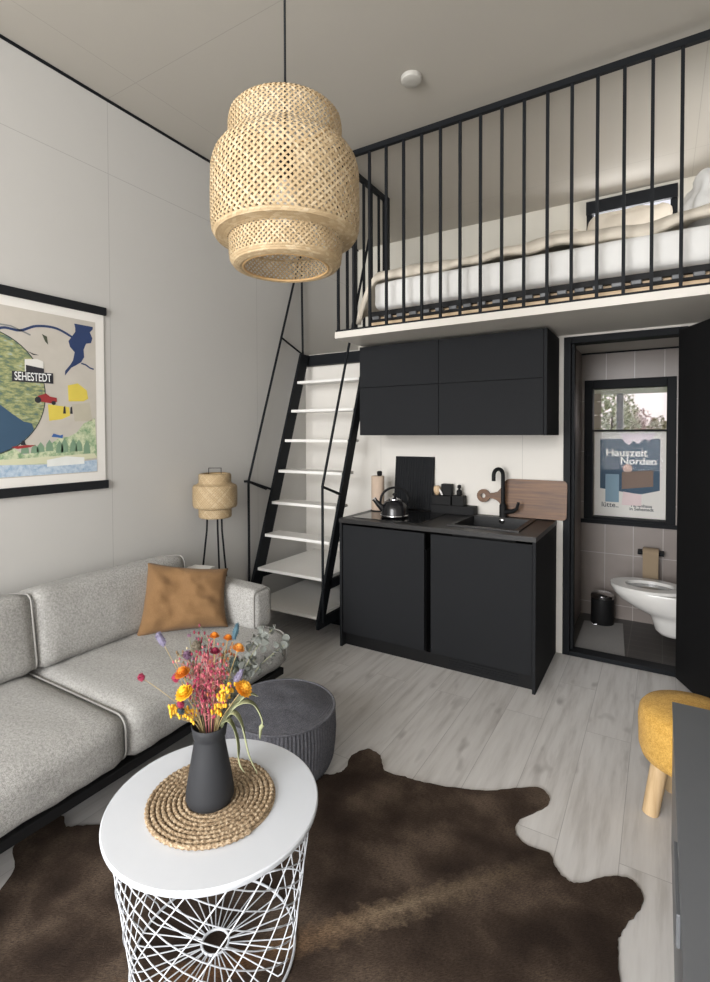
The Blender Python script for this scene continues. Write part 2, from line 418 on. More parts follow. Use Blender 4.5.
for x in (.2, 1.425, 2.65): box(bm, x, x+.05, YF-.08, YF-.02, 0, 3.25)
box(bm, .25, 1.425, YF-.079, YF-.021, 0, .06); box(bm, 1.475, 2.65, YF-.079, YF-.021, 0, .06); box(bm, .25, 1.425, YF-.079, YF-.021, 3.19, 3.25); box(bm, 1.475, 2.65, YF-.079, YF-.021, 3.19, 3.25)
obj('window_frame', bm, M['steel_black'], w3)
w4 = thing('added_window_side', 'unseen side window added for fill light', 'window', (XR, -4.3, .75), kind='structure')  # invented opening that lets the side fill lamp in
bm = B(); box(bm, XR+.01, XR+.09, -4.85, -4.8, .75, 2.25); box(bm, XR+.01, XR+.09, -3.8, -3.75, .75, 2.25); box(bm, XR+.01, XR+.09, -4.8, -3.8, .75, .8); box(bm, XR+.01, XR+.09, -4.8, -3.8, 2.2, 2.25)
obj('window_frame', bm, M['steel_black'], w4)

w5 = thing('added_window_loft', 'unseen loft side window added to brighten the loft', 'window', (XR, .1, 2.55), kind='structure')  # opening made up for the loft fill lamp
bm = B(); box(bm, XR+.01, XR+.09, -.35, -.31, 2.55, 3.2); box(bm, XR+.01, XR+.09, .51, .55, 2.55, 3.2); box(bm, XR+.01, XR+.09, -.31, .51, 2.55, 2.59); box(bm, XR+.01, XR+.09, -.31, .51, 3.16, 3.2)
obj('window_frame', bm, M['steel_black'], w5)

# bathroom doorway: frame, threshold and open leaf
d1 = thing('door_1', 'black bathroom door standing open in its black frame', 'door', (2.42, 0, 0), kind='structure')
bm = B(); box(bm, 2.075, 2.119, -.014, .11, 0, 2.124, .003); box(bm, 2.721, 2.765, -.014, .11, 0, 2.124, .003); box(bm, 2.119, 2.721, -.013, .11, 2.08, 2.124, .003)
box(bm, 2.119, 2.135, .03, .1, .03, 2.08)
obj('door_frame', bm, M['steel_black'], d1)
bx('threshold', M['steel_black'], d1, 2.119, 2.721, -.012, .09, 0, .03, bev=.003)
bm = box(B(), 0, .66, -.02, .02, .012, 2.098, .003)
hm = Matrix.Translation((2.733, -.036, 0)) @ Matrix.Rotation(math.atan2(-.90, .42), 4, 'Z')
leaf = obj('door_leaf', shift(bm, hm), M['black'], d1)
bm = B(); lathe(bm, [(.0, 0), (.026, 0), (.026, .008), (.0, .008)], 20, caps=False); shift(bm, Matrix.Translation((.6, -.02, 1.02)) @ Matrix.Rotation(PI/2, 4, 'X'))
tube(bm, [(.6, -.028, 1.02), (.6, -.06, 1.02), (.595, -.066, 1.02), (.48, -.066, 1.02)], .009, 10)
obj('door_handle', shift(bm, hm), M['chrome'], leaf, True)

# ------------------------------------------------------------------ outside, seen through the bathroom window
struct('ground', box(B(), -6, 12, YB+.12, 16, -.3, -.05), plain('lawn', (96, 112, 66), .9, var=.3, scale=4), 'grass outside the bathroom window', 'ground')
clad = B()
for k in range(18): box(clad, 1.2, 2.09, 2.3-.004*(k % 2), 2.34, k*.14, k*.14+.134)
tag(obj('garden_shed', clad, plain('weathered_cladding', (172, 166, 156), .8, var=.1), loc=(1.65, 2.32, 0)), 'pale horizontal board wall of a shed outside the bathroom window', 'shed', kind='structure')
pr = thing('porch_roof', 'pale porch roof overhang seen at the top of the bathroom window', 'roof', (2.3, 1.8, 2.02), kind='structure')
bx('soffit', M['white'], pr, 1.0, 3.6, 1.25, 2.5, 1.90, 2.0)
bx('post', M['grey'], pr, 2.23, 2.29, 2.38, 2.44, -.05, 1.90)
def tree(x, y, h, r, col, seed, label):
    t = thing('tree', label, 'tree', (x, y, -.05))
    rng = random.Random(seed)
    bm = B(); tube(bm, [(x, y, -.05), (x+.05, y, h*.35), (x, y, h*.7)], [.1, .07, .03], 8)
    for k in range(6):
        a = rng.uniform(0, 6.28); tube(bm, [(x, y, h*.4+.06*k), (x+math.cos(a)*r*.7, y+math.sin(a)*r*.7, h*.75)], [.03, .008], 6)
    obj('trunk', bm, plain('bark', (84, 72, 60), .9, var=.2), t)
    bm = B()
    for k in range(1500):
        a = rng.uniform(0, 6.28); b = rng.uniform(-1, 1); q = rng.random()**.4
        c = Vector((x+q*r*math.cos(a)*math.sqrt(1-b*b), y+q*r*math.sin(a)*math.sqrt(1-b*b), h*.68+q*b*h*.34))
        s = rng.uniform(.02, .05); e1 = Vector((rng.uniform(-1, 1), rng.uniform(-1, 1), rng.uniform(-1, 1))).normalized(); e2 = e1.orthogonal().normalized()
        bm.faces.new([bm.verts.new(c+s*e1), bm.verts.new(c+s*.6*e2), bm.verts.new(c-s*e1), bm.verts.new(c-s*.6*e2)])
    obj('foliage', bm, plain('leaves', col, .8, var=.3, scale=3), t)
tree(1.92, 6.0, 2.35, .42, (140, 146, 104), 1, 'tall green tree left of the porch post outside bathroom window')
tree(2.2, 8.8, 1.98, .42, (150, 118, 104), 2, 'reddish brown tree in the middle of the bathroom window view')
tree(2.62, 7.3, 1.78, .3, (136, 128, 96), 3, 'low olive bush tree at right of the bathroom window view')

# poster just behind the lower pane
pp = thing('window_poster', 'blue and white advertising poster behind the lower bathroom window pane', 'poster', (2.41, 1.06, .79))
px0, px1, pz0, pz1, py = 2.158, 2.665, .797, 1.495, 1.055
bx('paper', M['paper'], pp, px0, px1, py, py+.002, pz0, pz1)
def flat(name, pts, mat, parent, y, d=.0006):
    bm = B(); a = [bm.verts.new((x, y, z)) for x, z in pts]; b = [bm.verts.new((x, y-d, z)) for x, z in pts]; n = len(pts)
    bm.faces.new(a); bm.faces.new(b[::-1])
    for i in range(n): bm.faces.new((a[i], a[(i+1) % n], b[(i+1) % n], b[i]))
    return obj(name, bm, mat, parent)
ink = lambda n, c: plain(n, c, .6, var=.08, scale=14)
BLU = ink('poster_blue', (40, 74, 98)); 
flat('blue_field', [(2.20, 1.44), (2.625, 1.44), (2.625, 1.03), (2.50, .995), (2.42, 1.0), (2.20, 1.03)], BLU, pp, py)
flat('sky_reflection', [(2.34, 1.485), (2.60, 1.485), (2.55, 1.42), (2.52, 1.44), (2.47, 1.40), (2.44, 1.425), (2.41, 1.39), (2.37, 1.42)], ink('reflected_sky', (226, 214, 222)), pp, py-.001)  # pale patch painted in for the sky reflected in the pane
flat('photo_field', [(2.36, 1.17), (2.58, 1.19), (2.58, 1.06), (2.36, 1.03)], ink('poster_brown', (120, 98, 84)), pp, py-.001)
flat('house_field', [(2.24, 1.15), (2.34, 1.15), (2.34, .92), (2.24, .92)], ink('poster_pale_blue', (128, 158, 176)), pp, py-.001)
flat('path_field', [(2.37, 1.01), (2.5, .99), (2.5, .9), (2.36, .9)], ink('poster_pale_pink', (226, 206, 206)), pp, py-.001)
bm = B(); lathe(bm, [(.0, 0), (.035, 0), (.035, .0006), (0, .0006)], 20, caps=False); shift(bm, Matrix.Translation((2.40, py-.001, 1.20)) @ Matrix.Rotation(PI/2, 4, 'X'))
obj('round_spot', bm, ink('poster_peach', (206, 176, 164)), pp)
TM = lambda x, z, y: Matrix.Translation((x, y, z)) @ Matrix.Rotation(PI/2, 4, 'X')
WHITE = ink('poster_white', (232, 234, 232)); DK = ink('poster_dark', (40, 52, 58)); GRN = ink('poster_green', (150, 180, 120))
text_mesh('lettering', 'Hauszeit', .086, WHITE, pp, TM(2.39, 1.325, py-.0012), .0022)
text_mesh('lettering', 'Norden', .080, WHITE, pp, TM(2.475, 1.258, py-.0012), .002)
text_mesh('lettering', 'lütte..', .056, DK, pp, TM(2.275, .895, py-.0012), .0006)
text_mesh('lettering', 'Ferienhaus', .034, DK, pp, TM(2.50, .90, py-.0012), .0008)
text_mesh('lettering', 'in Sehestedt', .034, DK, pp, TM(2.50, .872, py-.0012), .0008)

# ------------------------------------------------------------------ bathroom fittings
t = thing('toilet', 'white wall-hung toilet seen through the bathroom doorway', 'toilet', (2.88, .45, .1))
secs = [(.10, 2.66, .06), (.105, 2.63, .08), (.13, 2.605, .095), (.20, 2.585, .105), (.232, 2.57, .115), (.25, 2.52, .135), (.28, 2.455, .155), (.32, 2.39, .17), (.36, 2.35, .178), (.395, 2.332, .182), (.402, 2.336, .18)]
bm = B(); rings = []
for z, xf, hw in secs:
    ring = []; xb = 2.90
    for k in range(25):
        a = PI/2+PI*k/24; L = min(.30, 2.72-xf+.001) if xf < 2.7 else .02
        cx = xf+max(L, .05); ring.append(bm.verts.new((cx+math.cos(a)*(cx-xf), .45+math.sin(a)*hw, z)))
    ring.append(bm.verts.new((xb, .45-hw, z))); ring.insert(0, bm.verts.new((xb, .45+hw, z))); rings.append(ring)
for i in range(len(rings)-1):
    n = len(rings[i])
    for k in range(n): bm.faces.new((rings[i][k], rings[i][(k+1) % n], rings[i+1][(k+1) % n], rings[i+1][k]))
bm.faces.new(rings[0]); bm.faces.new(rings[-1][::-1])
obj('bowl', bm, M['ceramic'], t, True, auto=50)
bm = B(); out = []; inn = []
for k in range(40):
    a = 2*PI*k/40; out.append((2.56+.232*math.cos(a), .45+.185*math.sin(a))); inn.append((2.57+.15*math.cos(a), .45+.11*math.sin(a)))
ro = [bm.verts.new((*p, .404)) for p in out]; rt_ = [bm.verts.new((*p, .424)) for p in out]; it = [bm.verts.new((*p, .426)) for p in inn]; ib = [bm.verts.new((*p, .404)) for p in inn]
for k in range(40):
    j = (k+1) % 40
    for A, C_ in ((ro, rt_), (rt_, it), (it, ib)): bm.faces.new((A[k], A[j], C_[j], C_[k]))
obj('seat', bm, M['ceramic'], t, True, auto=50)
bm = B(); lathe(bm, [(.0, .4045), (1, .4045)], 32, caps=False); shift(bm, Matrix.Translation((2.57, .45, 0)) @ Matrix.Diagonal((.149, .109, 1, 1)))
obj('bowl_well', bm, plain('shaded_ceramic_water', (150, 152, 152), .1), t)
struct('wall_cistern', box(B(), 2.9, XR, .1, YB, 0, 1.15), M['tile_side'], 'tiled ledge the toilet hangs on', 'wall')
t = thing('pedal_bin', 'small black pedal bin with steel lid beside the toilet', 'bin', (2.25, .745, 0))
obj('bucket', lathe(B(), [(.078, .0), (.082, .01), (.08, .20), (.078, .205)], 32, (2.25, .745, 0)), M['black'], t, True, auto=40)
obj('lid', lathe(B(), [(.081, .206), (.083, .212), (.082, .232), (.06, .247), (.02, .252)], 32, (2.25, .745, 0)), M['chrome'], t, True, auto=50)
bx('pedal', M['chrome'], t, 2.19, 2.225, .635, .672, .012, .024, bev=.003)
tag(obj('bath_mat', prism(B(), [(2.13, .12), (2.44, .12), (2.39, .8), (2.125, .72)], 0, .009), M['rubber'], loc=(2.28, .45, 0)), 'grey bath mat on the dark bathroom floor', 'bath mat')
t = thing('paper_roll_holder', 'black toilet roll holder on the bathroom back wall', 'holder', (2.57, .93, .565))
bm = B(); tube(bm, [(2.485, .85, .565), (2.655, .85, .565)], .012, 12); box(bm, 2.483, 2.513, .842, .929, .552, .58, .003); box(bm, 2.627, 2.657, .842, .929, .552, .58, .003)
obj('bracket', bm, M['steel_black'], t)
t = thing('toilet_roll', 'beige toilet paper hanging from the black holder', 'toilet paper', (2.57, .85, .565))
bm = B(); tube(bm, [(2.518, .85, .565), (2.622, .85, .565)], .045, 28); obj('roll', bm, M['brownpaper'], t, True, auto=40)
bx('hanging_sheet', M['brownpaper'], t, 2.519, 2.621, .803, .8045, .385, .565)

# ------------------------------------------------------------------ kitchen
KX0, KX1, KD = .722, 2.0336, .676
t = thing('kitchen_base_cabinet', 'matt black base cabinet with two plain doors under the worktop', 'cabinet', (1.378, -.33, 0))
bx('side_panel', M['front'], t, KX0, KX0+.018, -KD+.002, -.004, 0, .87, bev=.001)
bx('side_panel', M['front'], t, KX1-.018, KX1, -KD+.002, -.004, 0, .87, bev=.001)
bx('carcass', M['black'], t, KX0+.019, 1.352, -.63, -.006, .08, .74)
bx('carcass', M['black'], t, 1.402, KX1-.019, -.63, -.006, .08, .74)
bx('plinth', M['black'], t, KX0+.019, KX1-.019, -.62, -.60, 0, .079)
bm = B()
for k in range(4): box(bm, 1.5, 1.93, -.624, -.6205, .02+k*.015, .026+k*.015)
obj('vent_grille', bm, M['front'], t)
bx('door', M['front'], t, .743, 1.352, -.664, -.644, .098, .853, bev=.0015)
bx('door', M['front'], t, 1.396, 2.0125, -.664, -.644, .098, .853, bev=.0015)
# worktop with sink cut-out
SX0, SX1, SY0, SY1 = 1.485, 1.905, -.565, -.085
t = thing('worktop', 'dark stone-look kitchen worktop on the black base cabinet', 'worktop', (1.378, -.34, .871))
bm = B()
for a in ((KX0-.002, SX0, -.68, -.002), (SX1, KX1+.002, -.68, -.002), (SX0, SX1, -.68, SY0), (SX0, SX1, SY1, -.002)): box(bm, *a, .871, .9)
obj('slab', bm, M['worktop'], t)
t = thing('sink', 'black inset kitchen sink beside the black tap', 'sink', (1.695, -.325, .75))
bm = B()
for a in ((SX0-.012, SX0+.02, SY0-.012, SY1+.012), (SX1-.02, SX1+.012, SY0-.012, SY1+.012), (SX0+.02, SX1-.02, SY0-.012, SY0+.02), (SX0+.02, SX1-.02, SY1-.04, SY1+.012)): box(bm, *a, .9005, .908)
obj('rim', bm, M['worktop'], t)
bm = B(); box(bm, SX0+.02, SX1-.02, SY0+.02, SY1-.04, .75, .756)
for a in ((SX0+.012, SX0+.02, SY0+.012, SY1-.032), (SX1-.02, SX1-.012, SY0+.012, SY1-.032), (SX0+.02, SX1-.02, SY0+.012, SY0+.02), (SX0+.02, SX1-.02, SY1-.04, SY1-.032)): box(bm, *a, .75, .9004)
obj('basin', bm, M['sink'], t)
obj('drain', lathe(B(), [(.035, .7565), (.035, .760), (.012, .762)], 24, (1.70, -.33, 0)), M['chrome'], t, True, auto=40)
t = thing('sink_plug_knob', 'round steel overflow knob at the foot of the black tap', 'knob', (1.70, -.124, .885))
bm = B(); lathe(bm, [(.017, 0), (.019, .004), (.014, .009), (.005, .010)], 20); shift(bm, Matrix.Translation((1.70, -.1255, .885)) @ Matrix.Rotation(PI/2, 4, 'X')); obj('cap', bm, M['chrome'], t, True, auto=50)
tag(obj('induction_hob', box(B(), .79, 1.30, -.61, -.13, .9005, .9045, .0015), M['hob'], loc=(1.045, -.37, .9)), 'black glass hob set in the worktop under the kettle', 'hob')
t = thing('kitchen_tap', 'matt black swan-neck mixer tap behind the sink', 'tap', (1.70, -.098, .9))
obj('base', lathe(B(), [(.027, .9085), (.027, .914), (.024, .918), (.024, .99), (.018, 1.0)], 24, (1.70, -.098, 0)), M['black'], t, True, auto=40)
P = [(1.70, -.098, 1.0), (1.70, -.098, 1.20)]
for k in range(1, 9):
    a = PI*k/8; P.append((1.70-.024*(1-math.cos(a)), -.098-.03*(1-math.cos(a)), 1.20+.042*math.sin(a)))
P.append((1.652, -.158, 1.16)); obj('spout', tube(B(), P, .0135, 14), M['black'], t, True, auto=50)
obj('lever', tube(B(), [(1.715, -.103, .945), (1.77, -.118, .955), (1.80, -.128, .975), (1.813, -.131, 1.02)], [.017, .014, .011, .009], 12), M['black'], t, True, auto=50)
# upper cabinets
t = thing('wall_cabinet', 'matt black wall cabinet with four flap doors above the worktop', 'cabinet', (1.395, -.21, 1.477))
UX0, UX1 = .7465, 2.0434
bx('carcass', M['black'], t, UX0, UX1, -.409, -.004, 1.477, 2.1205)
xm = 1.357; zm = 1.823
for a, b in ((UX0, xm), (xm, 2.026)):
    for c, d in ((1.477, zm), (zm, 2.1205)): bx('door', M['front'], t, a+.0015, b-.0015, -.431, -.411, c+.0015, d-.0015, bev=.001)
bx('side_panel', M['front'], t, 2.027, UX1+.002, -.431, -.005, 1.475, 2.1215, bev=.001)

# things on the worktop
kx, ky = 1.04, -.45
t = thing('kettle', 'black whistling stovetop kettle on the hob', 'kettle', (kx, ky, .905))
obj('body', lathe(B(), [(.06, .905), (.083, .909), (.086, .918), (.084, .925), (.083, .95), (.077, .975), (.062, 1.0), (.042, 1.012)], 40, (kx, ky, 0)), plain('black_enamel', (24, 24, 26), .22), t, True, auto=45)
obj('base_ring', lathe(B(), [(.0855, .9115), (.0885, .914), (.0885, .920), (.0855, .9225)], 40, (kx, ky, 0), caps=False), M['chrome'], t, True)
obj('lid', lathe(B(), [(.041, 1.0125), (.04, 1.018), (.02, 1.026), (.006, 1.028)], 32, (kx, ky, 0)), M['chrome'], t, True, auto=50)
obj('lid_knob', lathe(B(), [(.006, 1.0285), (.006, 1.035), (.013, 1.04), (.013, 1.048), (.006, 1.053)], 20, (kx, ky, 0)), M['black'], t, True, auto=50)
dv = Vector((-.80, -.6, 0)).normalized()
sp = [Vector((kx, ky, .955))+dv*.07, Vector((kx, ky, .985))+dv*.10, Vector((kx, ky, 1.012))+dv*.122]
obj('spout', tube(B(), sp, [.022, .017, .013], 14), plain('black_enamel_spout', (24, 24, 26), .22), t, True, auto=50)
obj('spout_cap', tube(B(), [sp[2], sp[2]+(sp[2]-sp[1]).normalized()*.012], .0145, 14), M['chrome'], t, True, auto=50)
P = [Vector((kx, ky, 0))+dv*(.088*math.cos(PI*k/16))+Vector((0, 0, .99+.098*math.sin(PI*k/16)**.8)) for k in range(17)]
obj('handle', tube(B(), P, .0075, 10), M['black'], t, True)
t.scale = (1.15, 1.15, 1.12)
t = thing('paper_towel_roll', 'beige kitchen paper roll on a black holder behind the kettle', 'paper towel', (.80, -.25, .9))
obj('holder_base', lathe(B(), [(.055, .9005), (.055, .91), (.0, .911)], 28, (.80, -.25, 0), caps=False), M['black'], t, True, auto=40)
obj('roll', lathe(B(), [(.02, .9115), (.048, .9115), (.0495, .914), (.0495, 1.165), (.048, 1.168), (.02, 1.168)], 32, (.80, -.25, 0)), M['kraft'], t, True, auto=40)
obj('holder_knob', lathe(B(), [(.012, 1.1685), (.018, 1.175), (.02, 1.20), (.012, 1.207)], 20, (.815, -.25, 0)), M['black'], t, True, auto=45)
# ribbed board leaning on the wall
bm = B(); box(bm, -.164, .164, -.011, .0, 0, .405, .004)
for k in range(16): box(bm, -.152+k*.0203-.006, -.152+k*.0203+.006, -.0165, -.0112, .01, .395, .0015, 1)
shift(bm, Matrix.Translation((1.0, -.045, .9065)) @ Matrix.Rotation(-.105, 4, 'X'))
tag(obj('ribbed_board', bm, M['front'], loc=(1.02, -.09, .9)), 'tall black ribbed board leaning on the wall behind the kettle', 'board')
# caddy
t = thing('kitchen_caddy', 'black stepped kitchen organiser against the wall beside the ribbed board', 'organiser', (1.335, -.07, .9))
bx('tray', M['black'], t, 1.175, 1.50, -.115, -.03, .9005, .963, bev=.003)
bx('brush_box', M['black'], t, 1.177, 1.325, -.11, -.035, .9635, 1.03, bev=.003)
bx('tall_box', M['black'], t, 1.243, 1.322, -.085, -.036, 1.0305, 1.115, bev=.003)
bx('bottle_box', M['black'], t, 1.335, 1.42, -.11, -.035, .9635, 1.035, bev=.003)
t = thing('soap_bottle', 'small black pump bottle in the stepped organiser', 'bottle', (1.378, -.072, 1.036))
obj('bottle_body', lathe(B(), [(.017, 1.0355), (.02, 1.04), (.02, 1.07), (.008, 1.08), (.008, 1.087)], 20, (1.378, -.072, 0)), M['black'], t, True, auto=45)
obj('cap', lathe(B(), [(.013, 1.0875), (.014, 1.09), (.014, 1.108), (.008, 1.113)], 20, (1.378, -.072, 0)), M['black'], t, True, auto=45)
t = thing('dish_brush', 'wooden dish brush with white handle standing in the black organiser', 'brush', (1.20, -.1, 1.03))
obj('brush_head', lathe(B(), [(.012, 1.031), (.024, 1.05), (.028, 1.075), (.024, 1.095), (.01, 1.102)], 20, (1.212, -.085, 0)), M['slat'], t, True)
obj('handle', tube(B(), [(1.222, -.088, 1.09), (1.262, -.108, 1.035)], .007, 10), M['white'], t, True)
# walnut cutting board
out = [(1.70, .0), (2.083, .0)]
def arc(cx, cz, r, a0, a1, n=6): return [(cx+r*math.cos(a0+(a1-a0)*k/n), cz+r*math.sin(a0+(a1-a0)*k/n)) for k in range(n+1)]
out = arc(2.075, .028, .028, -PI/2, 0)+arc(2.075, .235, .028, 0, PI/2)+arc(1.735, .215, .048, PI/2, PI*.92)
out += [(1.665, .19), (1.645, .168), (1.62, .16), (1.60, .156)]+arc(1.545, .134, .047, .42, 2*PI-.30, 16)+[(1.605, .118), (1.635, .11), (1.657, .095), (1.672, .07)]+arc(1.725, .035, .035, PI*1.05, PI*1.5)
bm = B(); oe = []
def loop(pts):
    vs = [bm.verts.new((x, 0, z)) for x, z in pts]; return [bm.edges.new((vs[i], vs[(i+1) % len(vs)])) for i in range(len(vs))]
es = loop(out)+loop(arc(1.543, .134, .017, 0, 2*PI*15/16, 15))
r = bmesh.ops.triangle_fill(bm, use_beauty=True, edges=es)
g = bmesh.ops.extrude_face_region(bm, geom=bm.faces[:])
for v in g['geom']:
    if isinstance(v, bmesh.types.BMVert): v.co.y -= .022
shift(bm, Matrix.Translation((0, -.030, .9055)) @ Matrix.Rotation(-.09, 4, 'X'))
tag(obj('cutting_board', bm, M['walnut'], loc=(1.85, -.05, .909)), 'walnut cutting board with ring handle leaning behind the tap', 'cutting board')

# ------------------------------------------------------------------ stairs
st = thing('loft_stairs', 'steep white-tread stairs with black stringers up to the loft', 'stairs', (.34, -.4, 0))
fy = lambda z: -.757+(z-.482)*.3506
for k in range(1, 9):
    z = .241*k; y0 = fy(z)
    bx('tread', M['white'], st, .041, .634, y0, -.004 if k <= 2 else y0+.17, z-.022, z, bev=.002)
def stringer(x0, x1, z0, f, k):
    bm = B(); pts = [(fy(z0)-f, z0), (fy(z0)+k, z0), (fy(2.077)+k, 2.077), (fy(2.165)+k, 2.165), (fy(2.165)-f, 2.165)]
    a = [bm.verts.new((x0, y, z)) for y, z in pts]; b = [bm.verts.new((x1, y, z)) for y, z in pts]; n = len(pts)
    bm.faces.new(a); bm.faces.new(b[::-1])
    for i in range(n): bm.faces.new((a[i], a[(i+1) % n], b[(i+1) % n], b[i]))
    return obj('stringer', bm, M['steel_black'], st)
stringer(.02, .04, .20, .020, .095); stringer(.635, .655, .218, -.012, .098)
bx('header_beam', M['steel_black'], st, -.025, .7, -.06, -.003, 2.077, 2.167)
for x in (.02, .635):
    bx('base_plate', M['steel_black'], st, x, x+.02, -.84, -.004, .15, .218)
    bx('side_rail', M['steel_black'], st, x, x+.02, -.70, -.004, .395, .458)
bx('plinth', M['steel_black'], st, .08, .6, -.35, -.004, 0, .15)
def handrail(x, side, yo, top):
    bm = B(); r = .0095
    tube(bm, [(x, yo, .2 if side > 0 else .02), (x, yo, 1.13), (x, yo+.352*(top-1.13), top)], r, 8)
    zz = 1.13; tube(bm, [(x, yo, zz), (x-.0*side, fy(zz-.03)-.04, zz-.075)], r*.9, 8)
    return bm
bm = handrail(-.02, -1, -.783, 3.07); tube(bm, [(-.02, -.37, 2.275), (-.01, -.09, 2.168)], .008, 8)
tube(bm, [(-.02, -.10, 3.07), (-.02, -.085, 2.167)], .0095, 8); tube(bm, [(-.049, -.80, 1.132), (-.02, -.783, 1.132), (.03, -.56, 1.05)], .009, 8)
obj('handrail', bm, M['steel_black'], st, True, auto=50)
bm = handrail(.675, 1, -.815, 3.09); tube(bm, [(.675, -.815, 1.13), (.655, -.56, 1.05)], .009, 8); tube(bm, [(.675, -.815, .22), (.645, -.80, .2)], .009, 8)
obj('handrail', bm, M['steel_black'], st, True, auto=50)

# ------------------------------------------------------------------ loft railing
rl = thing('loft_railing', 'black metal railing of upright bars along the loft edge', 'railing', (1.95, -.72, ZL1))
RZ = 3.352; RY = -.722
bx('top_rail', M['steel_black'], rl, .735, XR-.003, RY-.014, RY+.014, RZ-.022, RZ+.012)
bx('bottom_rail', M['steel_black'], rl, .735, XR-.003, RY-.012, RY+.012, ZL1+.001, ZL1+.012)
bx('top_rail', M['steel_black'], rl, .735, .765, RY+.0145, -.03, RZ-.022, RZ+.012)
b0 = bx('baluster', M['steel_black'], rl, .742, .758, RY-.008, RY+.008, ZL1+.0125, RZ-.0225)
for k in range(1, 20):
    c = b0.copy(); COL.objects.link(c); c.location = (.1222*k, 0, 0)
for k in range(1, 6):
    c = b0.copy(); COL.objects.link(c); c.location = (0, .118*k, 0)
bx('post', M['steel_black'], rl, .728, .772, -.029, .015, ZL1+.001, RZ+.012)

# ------------------------------------------------------------------ loft bed
bd = thing('loft_bed', 'low slatted wooden bed base on the loft platform', 'bed', (1.95, .1, ZL1))
bx('side_plank', M['slat'], bd, .93, 3.10, -.60, -.575, ZL1+.001, 2.245, bev=.002)
bx('side_plank', M['slat'], bd, .93, 3.10, .80, .825, ZL1+.001, 2.245, bev=.002)
bx('slat_rail', M['black'], bd, .93, 3.10, -.612, -.575, 2.2455, 2.262, bev=.002)
bx('slat_rail', M['black'], bd, .93, 3.10, -.606, -.58, 2.282, 2.316, bev=.002)
sl = bx('slat_holder', M['grey'], bd, .95, 1.0, -.609, -.58, 2.2625, 2.2845, bev=.004)
for k in range(1, 24):
    c = sl.copy(); COL.objects.link(c); c.location = (.0905*k, 0, 0)
bx('slat_deck', M['slat'], bd, .96, 3.08, -.57, .795, 2.25, 2.31)
bm = cushion(B(), (2.16, 1.42, .20), .05, (.0, .015, .006), 14, .006, 5)
tag(obj('mattress', shift(bm, Matrix.Translation((2.03, .10, 2.424))), M['sheet'], loc=(2.03, .1, 2.32), smooth=True), 'white mattress on the loft bed base', 'mattress')
# duvet: draped sheet with thickness, hanging down at the left end
bm = B(); NU, NV = 60, 36; g = []
def duvet(u, v):
    x = .99+u*2.06; y = -.60+v*1.40
    z = 2.612+.03*u+.10*v*v
    if u < .04: pass
    s = 0
    z += .03*noise.noise(Vector((x*2.2, y*2.2, 1)))+.014*noise.noise(Vector((x*6, y*6, 4)))
    return Vector((x, y, z))
for i in range(NU+1):
    row = []
    for j in range(NV+1):
        u = i/NU; v = j/NV; p = duvet(max(0, (u-.12)/.88), v)
        if u < .12:                     # hanging end
            q = (.12-u)/.12; p0 = duvet(0, v)
            p = Vector((p0.x-.15*q**.8-.02*q+.015*noise.noise(Vector((q*3, v*6, 2))), p0.y, p0.z-.285*(1-math.cos(q*PI/2))-.10*v*v*q))
        if v < .12:                     # rolled front edge
            q = (.12-v)/.12; p.y += .165*q-.17*math.sin(q*PI/2)-.0; p.z -= .085*(1-math.cos(q*PI/2))*(1+.5*noise.noise(Vector((u*12, 0, 7))))
        row.append(bm.verts.new(p))
    g.append(row)
for i in range(NU):
    for j in range(NV): bm.faces.new((g[i][j], g[i+1][j], g[i+1][j+1], g[i][j+1]))
o = obj('duvet', bm, M['duvet'], loc=(2.0, .1, 2.55), smooth=True); tag(o, 'cream duvet spread over the loft mattress and hanging at its left end', 'duvet')
md = o.modifiers.new('thick', 'SOLIDIFY'); md.thickness = .035; md.offset = -1
for k, (x, w_, ztop, lab) in enumerate(((1.93, .30, 3.10, 'small cream pillow leaning on the loft wall left of the window'), (2.40, .54, 3.17, 'wide cream pillow leaning below the loft window'))):
    bm = cushion(B(), (w_, .12, .40), .05, (.02, .05, .03), 12, .025, 8, k*5)
    tag(obj('bed_pillow', shift(bm, Matrix.Translation((x, .74, ztop-.215)) @ Matrix.Rotation(-.12, 4, 'X')), M['duvet'], loc=(x, .74, 2.7), smooth=True), lab, 'pillow')
bm = cushion(B(), (.14, .34, .26), .05, (.04, .03, .03), 12, .05, 11, 3)
tag(obj('bed_pillow', shift(bm, Matrix.Translation((2.83, -.2, 2.735)) @ Matrix.Rotation(.25, 4, 'Y')), M['sheet'], loc=(2.9, -.15, 2.6), smooth=True), 'crumpled white pillow propped at the right end of the loft bed', 'pillow')

# ------------------------------------------------------------------ ceiling fittings
t = thing('smoke_detector', 'round white smoke detector on the ceiling', 'smoke detector', (1.484, -1.15, ZC))
obj('base', lathe(B(), [(.05, ZC-.001), (.055, ZC-.004), (.055, ZC-.018)], 32, (1.484, -1.15, 0)), M['plastic'], t, True, auto=40)
obj('cover', lathe(B(), [(.055, ZC-.0185), (.053, ZC-.026), (.044, ZC-.031), (.015, ZC-.032)], 32, (1.484, -1.15, 0)), M['plastic'], t, True, auto=40)

